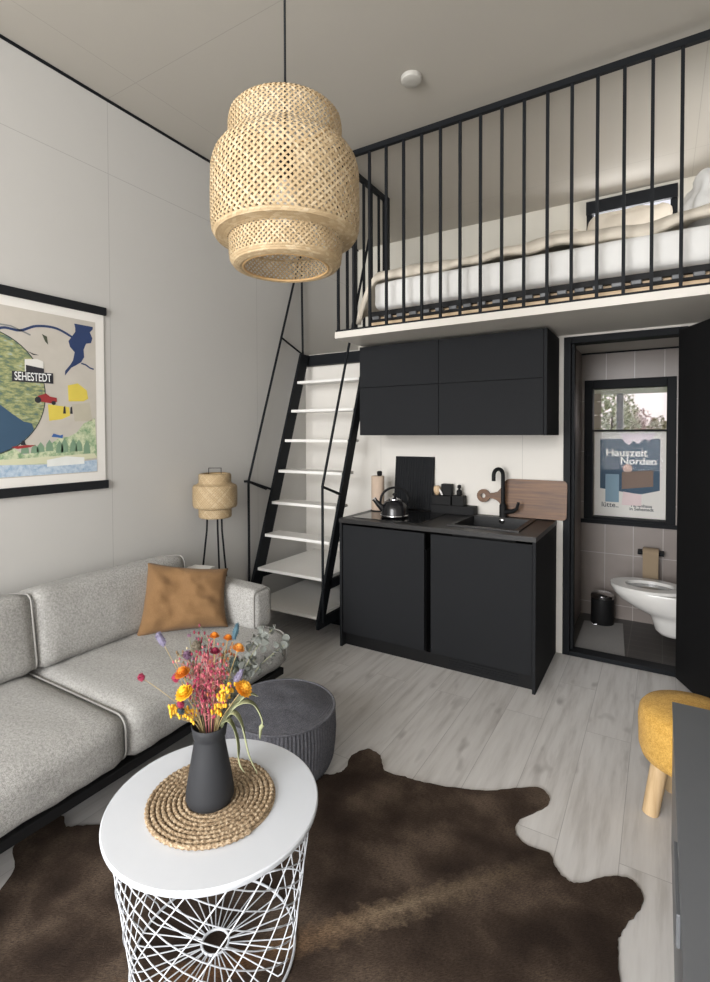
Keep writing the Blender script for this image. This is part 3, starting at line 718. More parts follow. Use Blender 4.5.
def weave(prof, N, width, c, steps, off=.0006, turn=1.0, dense=None):
    """two crossing families of helical strips that follow a turned profile"""
    P = [Vector((r, z)) for r, z in prof]; S = [0]
    for a, b in zip(P, P[1:]): S.append(S[-1]+(b-a).length)
    def at(s):
        for i in range(len(P)-1):
            if s <= S[i+1] or i == len(P)-2:
                t = (s-S[i])/(S[i+1]-S[i]); return P[i].lerp(P[i+1], min(1, max(0, t)))
    pts = []; th = 0; last = None
    for k in range(steps+1):
        q = at(S[-1]*k/steps)
        if last is not None: th += turn*(S[-1]/steps)/max(q.x, .03)
        pts.append((q.x, q.y, th)); last = q
    bm = B(); tone = bm.loops.layers.color.new('tone'); rg = random.Random(N)
    for fam in (1, -1):
        for n in range(N):
            prev = None; g_ = rg.random()
            for r, z, th in pts:
                a = 2*PI*n/N+fam*th; h = PI/N*(.93 if dense and dense(r, z) else width); rr = r+off*math.cos(th*N)*fam
                v = [bm.verts.new((c[0]+rr*math.cos(a+s*h), c[1]+rr*math.sin(a+s*h), c[2]+z)) for s in (-1, 1)]
                if prev:
                    for lp in bm.faces.new((prev[0], prev[1], v[1], v[0])).loops: lp[tone] = (g_, g_, g_, 1)
                prev = v
    return bm
def ringtube(bm, c, r, z, rad, seg=64):
    return tube(bm, [(c[0]+r*math.cos(2*PI*k/seg), c[1]+r*math.sin(2*PI*k/seg), c[2]+z) for k in range(seg)], rad, 8, True)
LC = (1.672, -2.469, 0)
prof = [(.136, 2.434), (.152, 2.430), (.163, 2.418), (.167, 2.395), (.167, 2.342), (.176, 2.330), (.194, 2.316), (.209, 2.294), (.217, 2.265), (.219, 2.20), (.219, 2.115), (.216, 2.085), (.205, 2.068), (.183, 2.064), (.168, 2.060), (.167, 2.02), (.164, 2.0), (.153, 1.986), (.137, 1.981), (.125, 1.985)]
t = thing('pendant_lamp', 'large tiered bamboo weave pendant lamp hanging over the table', 'pendant lamp', (LC[0], LC[1], 1.98))
sh = obj('lamp_shade', weave(prof, 72, .50, LC, 400, .0011, dense=lambda r, z: (z < 2.079 and r > .172) or z < 2.0), M['bamboo'], t)
for r_, z_ in ((.126, 1.985), (.137, 2.435)): obj('rim', ringtube(B(), LC, r_, z_, .0038), M['bamboo_dark'], sh, True)
obj('cord', tube(B(), [(LC[0], LC[1], 2.33), (LC[0], LC[1], ZC-.03)], .0035, 8), M['steel_black'], t, True)
obj('ceiling_cup', lathe(B(), [(.03, ZC-.03), (.045, ZC-.02), (.045, ZC-.001)], 24, LC), M['black'], t, True, auto=40)
obj('socket', lathe(B(), [(.02, 2.25), (.022, 2.26), (.022, 2.33), (.008, 2.345)], 20, LC), M['black'], t, True, auto=40)
obj('bulb', lathe(B(), [(.012, 2.249), (.016, 2.24), (.04, 2.19), (.046, 2.16), (.04, 2.13), (.02, 2.115), (.004, 2.113)], 24, LC), M['bulb'], t, True)
bm = B()
for k in range(3):
    a = 2*PI*k/3+.5; tube(bm, [(LC[0]+.02*math.cos(a), LC[1]+.02*math.sin(a), 2.335), (LC[0]+.168*math.cos(a), LC[1]+.168*math.sin(a), 2.335)], .002, 6)
obj('shade_holder', bm, M['steel_black'], t)

# ------------------------------------------------------------------ map poster on the left wall
mp = thing('map_poster', 'illustrated SEHESTEDT map poster in black hanger bars above the sofa', 'poster', (XL, -2.4, 1.19))
PX = XL+.006; Y1 = -1.935; Y0 = -2.93; 
bx('paper', M['paper'], mp, XL+.003, PX, Y0, Y1, 1.20, 2.18)
bx('hanger_bar', M['front'], mp, XL+.001, XL+.02, Y0-.012, Y1+.012, 2.158, 2.202, bev=.003)
bx('hanger_bar', M['front'], mp, XL+.001, XL+.02, Y0-.012, Y1+.012, 1.186, 2.0-.768, bev=.003)
def print_(name, pts, mat, lvl=1, holes=None):
    x = PX+.0004*lvl; bm = B(); a = [bm.verts.new((x, y, z)) for y, z in pts]; b = [bm.verts.new((x-.0003, y, z)) for y, z in pts]; n = len(pts)
    bm.faces.new(a); bm.faces.new(b[::-1])
    for i in range(n): bm.faces.new((a[i], a[(i+1) % n], b[(i+1) % n], b[i]))
    return obj(name, bm, mat, mp)
circ = lambda cy, cz, r, n=64, a0=0, a1=2*PI: [(cy+r*math.cos(a0+(a1-a0)*k/n), cz+r*math.sin(a0+(a1-a0)*k/n)) for k in range(n+(a1-a0 < 6.2))]
print_('map_ground', [(Y0+.05, 1.28), (Y1-.05, 1.28), (Y1-.05, 2.11), (Y0+.05, 2.11)], ink('map_beige', (190, 184, 174)), 1)
def meadow():
    tt = NT('map_meadow'); x = tt.xyz(tt.pos()); v = tt.comb(0, tt.math('MULTIPLY', x[1], 22), tt.math('MULTIPLY', x[2], 60))
    tt.color(tt.ramp(tt.noise(1, v, 4, .65), [(.3, lin((74, 100, 108))), (.45, lin((116, 130, 96))), (.58, lin((168, 168, 118))), (.70, lin((150, 172, 172)))])); return tt.set(.7)
CYc, CZc, CR = -2.567, 1.69, .302
print_('map_disc_outline', circ(CYc, CZc, CR+.005), ink('map_dark_line', (44, 54, 58)), 2)
print_('map_disc', circ(CYc, CZc, CR), meadow(), 3)
wat = [p for p in circ(CYc, CZc, CR-.001, 64) if p[1] < 1.60]
wat = circ(CYc, CZc, CR-.001, 40, PI+.42, 2*PI-.62)
wat = wat+[(-2.33, 1.545), (-2.37, 1.555), (-2.42, 1.59), (-2.47, 1.63), (-2.56, 1.68), (-2.70, 1.68)]
print_('map_lake', wat, ink('map_lake_blue', (56, 82, 106)), 4)
NAVY = ink('map_navy', (40, 58, 98))
lag = [(-2.105, 2.083), (-2.0, 2.083), (-2.0, 2.07), (-2.018, 2.05), (-2.003, 2.02), (-2.012, 1.992), (-2.04, 1.985), (-2.055, 1.95), (-2.052, 1.91), (-2.07, 1.88), (-2.1, 1.86), (-2.125, 1.845), (-2.16, 1.80), (-2.158, 1.825), (-2.13, 1.86), (-2.115, 1.885), (-2.105, 1.93), (-2.13, 1.955), (-2.138, 1.985), (-2.12, 2.01), (-2.1, 2.04), (-2.1, 2.06)]
print_('map_lagoon', lag, NAVY, 2)
def strip(pts, w):
    P = [Vector(p) for p in pts]; L, R = [], []
    for i, p in enumerate(P):
        d = (P[min(i+1, len(P)-1)]-P[max(i-1, 0)]).normalized(); n_ = Vector((-d.y, d.x)); L.append(tuple(p+n_*w)); R.append(tuple(p-n_*w))
    return L+R[::-1]
print_('map_canal', strip([tuple(q[:2]) for q in curve_pts([(-2.70, 1.93, 0), (-2.55, 1.95, 0), (-2.46, 2.0, 0), (-2.38, 2.0, 0), (-2.30, 2.035, 0), (-2.2, 2.04, 0), (-2.10, 2.0, 0)], 6)], .006), NAVY, 3)
print_('map_bridge', strip([(-2.5, 2.015), (-2.42, 2.015), (-2.36, 1.995), (-2.33, 1.985)], .004), ink('map_grey', (130, 132, 130)), 3)
print_('map_river', strip([(-2.07, 1.875), (-2.045, 1.87), (-2.02, 1.855), (-1.998, 1.85)], .004), NAVY, 3)
YEL = ink('map_yellow', (214, 194, 84))
print_('map_field_yellow', [(-2.145, 1.75), (-2.09, 1.765), (-2.04, 1.73), (-2.032, 1.685), (-2.06, 1.67), (-2.142, 1.665)], YEL, 2)
print_('map_field_yellow', [(-2.25, 1.645), (-2.19, 1.64), (-2.14, 1.635), (-2.135, 1.59), (-2.18, 1.57), (-2.245, 1.56)], YEL, 2)
print_('map_field_beige', [(-2.125, 1.65), (-2.025, 1.665), (-2.01, 1.565), (-2.11, 1.56)], ink('map_stone', (184, 178, 160)), 2)
def shore(name, c1, c2, sc):
    tt = NT(name); tt.color(tt.ramp(tt.noise(sc, tt.pos(), 4, .7), [(.35, lin(c1)), (.6, lin(c2))])); return tt.set(.7)
hills = [(-2.87, 1.34), (-2.87, 1.42), (-2.6, 1.44), (-2.5, 1.43), (-2.42, 1.425), (-2.37, 1.39), (-2.30, 1.41), (-2.24, 1.44), (-2.2, 1.47), (-2.14, 1.48), (-2.1, 1.5), (-2.06, 1.55), (-1.995, 1.58), (-1.985, 1.36), (-2.2, 1.34)]
print_('map_hills', hills, shore('map_green', (116, 150, 112), (200, 206, 172), 34), 2)
rng = random.Random(3)
for k in range(9):
    y = -2.36+.04*k+rng.uniform(-.01, .01); z = 1.395+rng.uniform(-.01, .01); h = rng.uniform(.04, .08)
    print_('map_tree', [(y-.02, z), (y-.016, z+h*.6), (y, z+h), (y+.016, z+h*.6), (y+.02, z)], ink('map_tree_green', (120, 148, 122)), 3)
print_('map_beach', [(-2.87, 1.33), (-2.87, 1.36), (-2.45, 1.37), (-2.3, 1.375), (-2.0, 1.385), (-1.985, 1.36), (-2.2, 1.345)], ink('map_sand', (206, 206, 176)), 4)
print_('map_water', [(-2.87, 1.285), (-1.986, 1.285), (-1.986, 1.35), (-2.2, 1.335), (-2.5, 1.345), (-2.87, 1.345)], shore('map_water', (142, 168, 194), (188, 202, 214), 40), 5)
print_('map_white_panel', [(-2.26, 1.325), (-2.06, 1.33), (-2.06, 1.365), (-2.16, 1.375), (-2.26, 1.36)], ink('map_white', (224, 226, 222)), 6)
RED = ink('map_red', (150, 50, 52)); DARK = ink('map_black', (44, 44, 50))
print_('map_tractor', [(-2.30, 1.685), (-2.26, 1.70), (-2.24, 1.685), (-2.205, 1.68), (-2.205, 1.66), (-2.235, 1.65), (-2.27, 1.655), (-2.31, 1.66)], RED, 5)
for y, z, r_ in ((-2.30, 1.665, .016), (-2.222, 1.653, .011)): print_('map_wheel', circ(y, z, r_, 14), DARK, 6)
print_('map_boat', [(-2.43, 1.43), (-2.4, 1.42), (-2.34, 1.427), (-2.315, 1.437), (-2.36, 1.438)], RED, 6)
print_('map_boatman', [(-2.385, 1.438), (-2.38, 1.46), (-2.367, 1.462), (-2.362, 1.438)], DARK, 6)
print_('map_flag', [(-2.235, 1.478), (-2.225, 1.495), (-2.19, 1.485), (-2.175, 1.49), (-2.178, 1.47), (-2.205, 1.475)], ink('map_flag_blue', (62, 100, 160)), 6)
print_('map_bird', [(-2.275, 2.0), (-2.25, 1.99), (-2.245, 1.95), (-2.26, 1.965)], ink('map_bird', (70, 76, 62)), 4)
print_('map_bird', [(-2.35, 1.905), (-2.32, 1.895), (-2.29, 1.89), (-2.32, 1.888)], DARK, 5)
for y in (-2.165, -2.128): print_('map_walker', [(y-.008, 1.60), (y-.004, 1.635), (y+.004, 1.64), (y+.007, 1.60)], DARK, 4)
print_('map_house', [(-2.36, 1.80), (-2.27, 1.80), (-2.27, 1.86), (-2.30, 1.87), (-2.36, 1.862)], ink('map_house_white', (216, 214, 208)), 5)
print_('map_house_roof', [(-2.355, 1.80), (-2.268, 1.80), (-2.268, 1.825), (-2.355, 1.835)], DARK, 6)
print_('map_label', [(-2.42, 1.748), (-2.222, 1.752), (-2.222, 1.806), (-2.42, 1.799)], DARK, 6)
ym = Matrix.Translation((PX+.0034, -2.321, 1.776)) @ Matrix(((0, 0, 1, 0), (1, 0, 0, 0), (0, 1, 0, 0), (0, 0, 0, 1)))
text_mesh('map_lettering', 'SEHESTEDT', .058, WHITE, mp, ym @ Matrix.Rotation(.02, 4, 'Z'), .0004, sx=.60)

# ------------------------------------------------------------------ sofa
sf = thing('sofa', 'light grey woven fabric sofa along the left wall', 'sofa', (.45, -2.6, 0))
YE = -1.475; YS = -2.487; YW = -3.6
bm = B(); box(bm, .852, .900, YW, YE-.05, .188, .225, .004); box(bm, .04, .09, YW, YE, .170, .225, .004)
box(bm, .09, .852, YE-.10, YE-.05, .188, .225, .004); box(bm, .09, .852, YW, YW+.05, .170, .225, .004); box(bm, .09, .852, YW+.05, YE-.10, .19, .224)
obj('base_frame', bm, M['black'], sf)
for x, y in ((.79, YE-.21), (.12, YE-.21), (.12, -3.5), (.79, -3.5)): bx('leg', M['black'], sf, x, x+.06, y, y+.06, .0, .1695, bev=.004)
def soft(name, x0, x1, y0, y1, z0, z1, r, bulge, parent, mat=M['sofa'], tilt=0, wr=.006, n=18, seed=0, k=2.8):
    bm = cushion(B(), (x1-x0, (y1-y0)*k, z1-z0), r, bulge, n, wr, 5, seed)
    for v in bm.verts: v.co.y /= k
    if tilt: shift(bm, Matrix.Rotation(tilt, 4, 'Y'))
    return obj(name, shift(bm, Matrix.Translation(((x0+x1)/2, (y0+y1)/2, (z0+z1)/2))), mat, parent, True)
def end_ring(x0, x1, z0, z1, r, y, parent, cx=0, cz=0, tilt=0, bulge=0):
    """welt running round the end of a cushion"""
    i = r*.22; pts = []
    for (qx, qz, a0) in ((x1-r, z1-r, 0), (x0+r, z1-r, PI/2), (x0+r, z0+r, PI), (x1-r, z0+r, PI*1.5)):
        for k in range(6):
            a = a0+PI/2*k/5; rr = r-i; px, pz = qx+rr*math.cos(a)-cx, qz+rr*math.sin(a)-cz
            pts.append((cx+px*math.cos(tilt)+pz*math.sin(tilt), y, cz-px*math.sin(tilt)+pz*math.cos(tilt)))
    obj('piping', tube(B(), pts, .0048, 6, True), M['piping'], parent, True)
sA = soft('seat_cushion', .10, .925, YS+.002, YE-.035, .226, .430, .068, (.006, -.004, .010), sf, seed=1)
sB = soft('seat_cushion', .10, .925, YW+.1, YS-.002, .226, .430, .068, (.006, -.004, .010), sf, seed=2)
for y, p_ in ((YS-.008, sB), (YE-.043, sA)): end_ring(.10, .927, .226, .432, .068, y, p_)
bA = soft('back_cushion', .045, .275, YS+.002, YE-.15, .42, .772, .05, (.014, -.004, .004), sf, tilt=-.15, seed=3)
bB = soft('back_cushion', .045, .275, YW+.1, YS-.002, .42, .772, .05, (.014, -.004, .004), sf, tilt=-.15, seed=4)
for y, p_ in ((YS-.007, bB), (YE-.157, bA)): end_ring(.045, .277, .42, .774, .05, y, p_, .16, .596, -.15)
aR = soft('arm_cushion', .04, .775, YE-.145, YE+.01, .415, .645, .042, (.008, .012, .004), sf, seed=5, k=1)
end_ring(YE-.145, YE+.01, .415, .645, .042, 0, aR)
pr_ = aR.children[0]
for v in pr_.data.vertices:                       # turn that welt to run round the arm's front end
    w_ = v.co+wpos(aR); v.co = Vector((.765+w_.y*.6, w_.x, w_.z))-wpos(aR)
# tan cushion in the corner
CR_ = [(.05, .15, .6, .05, .10), (.05, .15, 1.5, .045, .09), (-.05, .1, 2.5, .05, .12), (0, .05, -2.2, .05, .13), (.1, .05, -.5, .045, .1), (.05, 0, -1.3, .035, .12), (-.3, -.2, 2.9, .03, .1)]
bm = B(); n = 34; S = .225; grid = {}
for side in (1, -1):
    for i in range(n+1):
        for j in range(n+1):
            u = 2*i/n-1; v = 2*j/n-1
            if side < 0 and (i in (0, n) or j in (0, n)): continue
            pin = 1-.10*(1-abs(u)**2.2)*abs(v)**4-.0
            pin2 = 1-.10*(1-abs(v)**2.2)*abs(u)**4
            th = .088*((1-u**4)*(1-v**4))**.55
            w = .024*noise.noise(Vector((u*2.2+3, v*2.2, side*2)))+.012*noise.noise(Vector((u*4+v*2, v*3-u*2, side)))+.004*noise.noise(Vector((u*9, v*7+u*4, side)))
            e = (1-u**4)*(1-v**4)
            for (cu, cv, an, am, wd) in CR_:
                dx, dy = u-cu, v-cv; al = dx*math.cos(an)+dy*math.sin(an); pe = -dx*math.sin(an)+dy*math.cos(an)
                if al > 0: w -= am*.42*math.exp(-(pe/(wd*1.4))**2)*min(1, al*2)*math.exp(-al*.6)
            grid[(side, i, j)] = bm.verts.new((u*S*pin2*(1.03-.03*v), side*th+(w if side < 0 else -w*.4)*(.15+1.0*e), v*S*pin*(.80-.10*u)))
for side in (1, -1):
    for i in range(n):
        for j in range(n):
            q = [grid.get((side, a, b)) or grid[(1, a, b)] for a, b in ((i, j), (i+1, j), (i+1, j+1), (i, j+1))]
            bm.faces.new(q if side > 0 else q[::-1])
pm = Matrix.Translation((.422, -1.782, .593)) @ Matrix.Rotation(math.atan2(.667, .745), 4, 'Z') @ Matrix.Rotation(-.42, 4, 'X') @ Matrix.Rotation(.03, 4, 'Y')
tag(obj('throw_cushion', shift(bm, pm), M['brown'], loc=(.41, -1.8, .43), smooth=True), 'tan brown linen cushion leaning in the sofa corner', 'cushion')
# booklets on the arm
for k, (x, y, rz, lab, z) in enumerate(((.245, -1.535, .5, 'white booklet lying underneath on the sofa arm', .667), (.262, -1.525, .25, 'white booklet lying on top on the sofa arm', .6755))):
    t = thing('booklet', lab, 'booklet', (x, y, z), 'booklets on the sofa arm')
    mm = Matrix.Translation((x, y, z)) @ Matrix.Rotation(rz, 4, 'Z')
    obj('pages', shift(box(B(), -.07, .07, -.05, .05, 0, .007), mm), M['paper'], t)
    obj('cover', shift(box(B(), -.071, .071, -.051, .051, .0072, .008), mm), M['white'], t)

# ------------------------------------------------------------------ floor lamp
fl = (.15, -1.29, 0)
t = thing('floor_lamp', 'small tiered bamboo lamp on thin black tripod legs behind the sofa arm', 'lamp', fl)
pf = [(.085, 1.235), (.098, 1.232), (.104, 1.225), (.104, 1.175), (.115, 1.165), (.135, 1.158), (.142, 1.145), (.143, 1.09), (.142, 1.03), (.136, 1.015), (.118, 1.01), (.106, 1.005), (.105, .955), (.10, .947), (.09, .945)]
sh = obj('lamp_shade', weave(pf, 54, .66, fl, 200, .0007), M['bamboo'], t)
obj('shade_lining', lathe(B(), [(r-.004, z) for r, z in pf], 40, fl, caps=False), plain('bamboo_lining', (206, 176, 130), .7, var=.12, scale=60), sh, True)
bm = B(); tube(bm, [(fl[0]-.034, fl[1]-.022, 1.18), (fl[0]-.034, fl[1]-.022, 1.268), (fl[0]+.034, fl[1]+.022, 1.268), (fl[0]+.034, fl[1]+.022, 1.18)], .003, 6)
obj('carry_handle', bm, M['steel_black'], t)
for a in (-2.5, .1, 2.1):
    d = Vector((math.cos(a), math.sin(a), 0)); p = Vector(fl)
    obj('leg', tube(B(), [p+d*.05+Vector((0, 0, 1.0)), p+d*.055+Vector((0, 0, .86)), p+d*.15+Vector((0, 0, .0))], .006, 8), M['steel_black'], t, True)
obj('leg_ring', ringtube(B(), fl, .05, .99, .004, 24), M['steel_black'], t, True)

# ------------------------------------------------------------------ cowhide rug
hide = [(1.32, -1.905), (1.372, -1.884), (1.432, -1.84), (1.452, -1.789), (1.431, -1.695), (1.465, -1.613), (1.541, -1.628), (1.609, -1.709), (1.70, -1.70), (1.81, -1.685), (2.003, -1.617), (2.107, -1.54), (2.205, -1.472), (2.256, -1.51), (2.251, -1.572), (2.181, -1.689), (2.179, -1.76), (2.225, -1.803), (2.31, -1.805), (2.335, -1.852), (2.371, -1.884), (2.416, -1.879), (2.484, -1.807), (2.556, -1.775), (2.592, -1.82), (2.588, -1.878), (2.551, -1.969), (2.537, -2.038), (2.548, -2.146), (2.58, -2.4), (2.66, -2.7), (2.58, -2.9), (2.35, -2.95), (2.1, -3.15), (1.7, -3.25), (1.3, -3.22), (1.02, -3.12), (.88, -3.0), (.82, -2.9), (.758, -2.823), (.651, -2.768), (.625, -2.68), (.657, -2.6), (.729, -2.622), (.766, -2.593), (.843, -2.541), (.95, -2.45), (1.02, -2.3), (1.1, -2.12), (1.22, -1.98)]
hp = smooth_poly(hide, 6); rng = random.Random(5)
hp = [(x+rng.uniform(-.003, .003), y+rng.uniform(-.003, .003)) for x, y in hp]
tag(obj('cowhide_rug', prism(B(), hp, 0, .007), M['hide'], loc=(1.6, -2.4, 0)), 'dark brown cowhide rug with a tan spine stripe on the floor', 'rug')

# ------------------------------------------------------------------ white wire table
TC = Vector((1.55, -2.660, 0)); RT = .297; ZT = .442
t = thing('wire_table', 'round white coffee table with a wire basket base', 'table', (TC.x, TC.y, .007))
obj('tabletop', lathe(B(), [(RT-.012, ZT-.018), (RT-.002, ZT-.016), (RT, ZT-.01), (RT, ZT-.003), (RT-.003, ZT), (RT-.02, ZT+.0003)], 96, TC), M['white_gloss'], t, True, auto=40)
wb = []
RB_, RTP = .228, .276; Z0, Z1 = .013, ZT-.03
bm = B(); NW = 18
for fam in (1, -1):
    for k in range(NW):
        a0 = 2*PI*(k+.25*fam)/NW; P = []
        for r in (.038, .12, .195): P.append(Vector((TC.x+r*math.cos(a0), TC.y+r*math.sin(a0), Z0+.003*fam+.012)))
        P.append(Vector((TC.x+(RB_-.012)*math.cos(a0), TC.y+(RB_-.012)*math.sin(a0), Z0+.015)))
        for j in range(15):
            q = j/14; a = a0+(1.0 if fam > 0 else -2.3)*q; r = RB_+(RTP-RB_)*q+.0012*fam
            P.append(Vector((TC.x+r*math.cos(a), TC.y+r*math.sin(a), Z0+.03+(Z1-Z0-.03)*q)))
        tube(bm, P, .0018, 6, caps=False)
bk = obj('wire_basket', bm, M['white_gloss'], t, True)
for r_, z_ in ((RTP, Z1), (.038, Z0+.013), (RB_, Z0-.001)): obj('basket_ring', ringtube(B(), TC, r_, z_, .0038), M['white_gloss'], bk, True)
# braided placemat
MC = Vector((1.548, -2.664, 0)); bm = B(); P = []; Rr = []; turns = 11; tot = 1500
for k in range(tot):
    q = k/tot; r = .012+.158*q; a = 0
    P.append(r)
ang = 0; pts = []; rad = []; k = 0; r = .010
while r < .180:
    pts.append((MC.x+r*math.cos(ang), MC.y+r*math.sin(ang), .4505)); rad.append(.0064+.0013*math.sin(k*PI*.5))
    st_ = .0042; ang += st_/r; r += .0142*(st_/r)/(2*PI); k += 1
tube(bm, pts, rad, 8)
o = obj('placemat', bm, M['jute'], loc=(MC.x, MC.y, .442), smooth=True); tag(o, 'round braided jute placemat on the white table', 'placemat')
lathe_b = obj('backing', lathe(B(), [(.178, .4428), (.178, .447), (.01, .447)], 64, MC), M['jute'], o)
# vase
VC = Vector((1.553, -2.678, 0)); vz = .4565
vp = [(.052, 0), (.062, .003), (.067, .014), (.066, .03), (.061, .065), (.054, .105), (.046, .15), (.0415, .176), (.0415, .181), (.046, .187), (.0475, .20), (.050, .216), (.0475, .217), (.044, .20), (.038, .178), (.044, .12), (.055, .05), (.05, .008), (.0, .006)]
tag(obj('vase', lathe(B(), [(r, z+vz) for r, z in vp], 64, VC, caps=False), M['vase'], loc=(VC.x, VC.y, vz), smooth=True), 'matt black conical vase standing on the jute placemat', 'vase')

# ------------------------------------------------------------------ dried flowers in the vase
side = Vector((rt.x, rt.y, 0)); back = Vector((-rt.y, rt.x, 0))
MOUTH = Vector((VC.x, VC.y, vz+.208))
def P3(a, h, b=0):
    a *= 1.12; h = h*1.05 if h > 0 else h
    return MOUTH+side*a+back*b+Vector((0, 0, h))      # a: across the table, h: height over the rim, b: away from the sofa front
def stem_mesh(bm, a, h, b, r=.0012, bend=.25):
    p0 = MOUTH+side*max(-.03, min(.03, a*.18))+back*max(-.03, min(.03, b*.2))+Vector((0, 0, -.12))
    p0.x = VC.x+(p0.x-VC.x); p1 = MOUTH+side*max(-.034, min(.034, a*.3))+back*max(-.03, min(.03, b*.3))
    p3 = P3(a, h, b); p2 = p1.lerp(p3, .55)+Vector((0, 0, h*bend*.3))
    pts = curve_pts([p0, p1, p2, p3], 5); tube(bm, pts, r, 5); return pts
PET = {}
def pm_(name, c, rough=.8, var=.15):
    if name not in PET: PET[name] = plain(name, c, rough, var=var, scale=80)
    return PET[name]
STEM = pm_('dry_stem', (150, 132, 92)); STEMG = pm_('grey_green_stem', (112, 112, 88)); STEMP = pm_('pink_stem', (176, 108, 110))
def flower(name, label, cat, group=None): return thing(name, label, cat, (VC.x, VC.y, vz+.04), group)
def ellip(bm, c, r, axis=None, seg=10):
    mm = Matrix.Translation(c)
    if axis is not None: mm = mm @ axis.to_track_quat('Z', 'Y').to_matrix().to_4x4()
    bmesh.ops.create_uvsphere(bm, u_segments=seg, v_segments=max(6, seg-3), radius=1, matrix=mm @ Matrix.Diagonal((*r, 1)))
def petals(bm, c, R, axis, layers=4, n=12, tilt0=.2, tilt1=1.35):
    q = axis.to_track_quat('Z', 'Y').to_matrix()
    for L in range(layers):
        tl = tilt0+(tilt1-tilt0)*L/max(1, layers-1); 
        for k in range(n):
            a = 2*PI*(k+.5*(L % 2))/n; d = Vector((math.cos(a), math.sin(a), 0)); s = Vector((-math.sin(a), math.cos(a), 0))
            tip = d*math.sin(tl)*R+Vector((0, 0, math.cos(tl)*R)); mid = tip*.55+d*.10*R; w = R*.30
            vs = [Vector((0, 0, 0)), mid+s*w, tip, mid-s*w]
            bm.faces.new([bm.verts.new(c+q @ v) for v in vs])
rng = random.Random(11)
def straw(label, a, h, b, R, col, cat='flower', group=None):
    t = flower('strawflower', label, cat, group); bm = B(); pts = stem_mesh(bm, a, h, b, .0014); obj('stem', bm, STEM, t)
    ax = (pts[-1]-pts[-3]).normalized(); bm = B(); ellip(bm, pts[-1]+ax*R*.3, (R*.55, R*.55, R*.7), ax); petals(bm, pts[-1]-ax*R*.2, R*1.25, ax, 5, 13, .25, 1.3)
    obj('bloom', bm, col, t); return t
YL = pm_('petal_yellow', (238, 190, 44)); OR_ = pm_('petal_orange', (214, 132, 36)); MG = pm_('petal_magenta', (138, 36, 66)); PK = pm_('petal_pink', (172, 92, 98))
straw('bright yellow rolled strawflower at left of the bouquet', -.047, .112, -.05, .023, YL)
straw('amber orange strawflower just above the bright yellow one', -.057, .155, -.03, .020, OR_)
straw('golden strawflower at the right above the drooping leaf', .088, .108, -.02, .024, pm_('petal_gold', (232, 172, 52)))
straw('orange bud flower standing tallest in the bouquet middle', .010, .235, .02, .013, OR_)
straw('orange bud flower right of the tallest stem', .042, .225, .03, .013, OR_)
straw('pale orange strawflower at upper right of bouquet', .070, .20, .02, .017, pm_('petal_apricot', (222, 156, 70)))
straw('dark red bud flower beside the tallest orange bud', .018, .205, -.01, .013, MG)
def ball(label, name, a, h, b, r, col, stemc=STEM, elong=1.0, group=None):
    t = flower(name, label, 'dried flower', group); bm = B(); pts = stem_mesh(bm, a, h, b, .0009); obj('stem', bm, stemc, t)
    ax = (pts[-1]-pts[-3]).normalized(); bm = B(); c = pts[-1]
    ellip(bm, c, (r*.8, r*.8, r*elong*.9), ax, 8)
    for k in range(130):
        d = Vector((rng.gauss(0, 1), rng.gauss(0, 1), rng.gauss(0, 1))).normalized()
        p = c+(ax.to_track_quat('Z', 'Y').to_matrix() @ Vector((d.x*r, d.y*r, d.z*r*elong)))
        o_ = d.orthogonal().normalized()*r*.16
        bm.faces.new([bm.verts.new(p*.55+c*.45+o_), bm.verts.new(p*.55+c*.45-o_), bm.verts.new(p+ (p-c)*.15)])
    obj('flower_head', bm, col, t); return t
ball('single magenta globe flower hanging far out left over the sofa seat', 'globe_flower', -.185, .115, .04, .012, MG)
ball('magenta globe flower left of the amber strawflower', 'globe_flower', -.078, .14, -.02, .012, MG)
ball('small magenta globe flower below the bright yellow strawflower', 'globe_flower', -.058, .085, -.05, .011, MG)
ball('dark teal bud at the lower left of the bouquet', 'globe_flower', -.057, .068, -.05, .011, pm_('petal_teal', (48, 62, 68)))
ball('lilac bunny tail grass at the upper left by the cushion', 'bunny_tail_grass', -.130, .225, .03, .012, pm_('grass_lilac', (112, 106, 128)), elong=2.0)
ball('teal bunny tail grass at the top right of the bouquet', 'bunny_tail_grass', .062, .245, .03, .010, pm_('grass_teal', (56, 84, 96)), elong=2.6)
ball('lilac bunny tail grass lying low at the right of the bouquet', 'bunny_tail_grass', .073, .132, .0, .012, pm_('grass_lilac', (112, 106, 128)), elong=2.4)
ball('brown thistle head at the upper left of the bouquet', 'thistle', -.035, .21, .02, .016, pm_('thistle_brown', (92, 84, 70)))
ball('dark green thistle head near the eucalyptus', 'thistle', .058, .16, .03, .017, pm_('thistle_green', (70, 82, 78)))
ball('plum thistle head behind the amber strawflower', 'thistle', -.06, .185, .02, .013, pm_('thistle_plum', (92, 66, 88)))
def spray(a, h, b, col, stemc, n=26, label='', name='flower_spray', group=None, size=.0046, spread=.021):
    t = flower(name, label, 'dried flower', group); bm = B(); pts = stem_mesh(bm, a, h, b, .0011); bm2 = B()
    for k in range(n):
        q = rng.uniform(.45, 1.0); i = q*(len(pts)-1); p = pts[int(i)]
        e = p+side*rng.gauss(0, spread)+back*rng.gauss(0, spread)+Vector((0, 0, rng.uniform(.01, .03)))
        tube(bm, [p, p.lerp(e, .6)+Vector((0, 0, .003)), e], .0006, 4); ellip(bm2, e, (size*.6, size*.6, size), None, 6)
    obj('stem', bm, stemc, t); obj('florets', bm2, col, t); return t
PG = 'pink flower sprays in the vase'
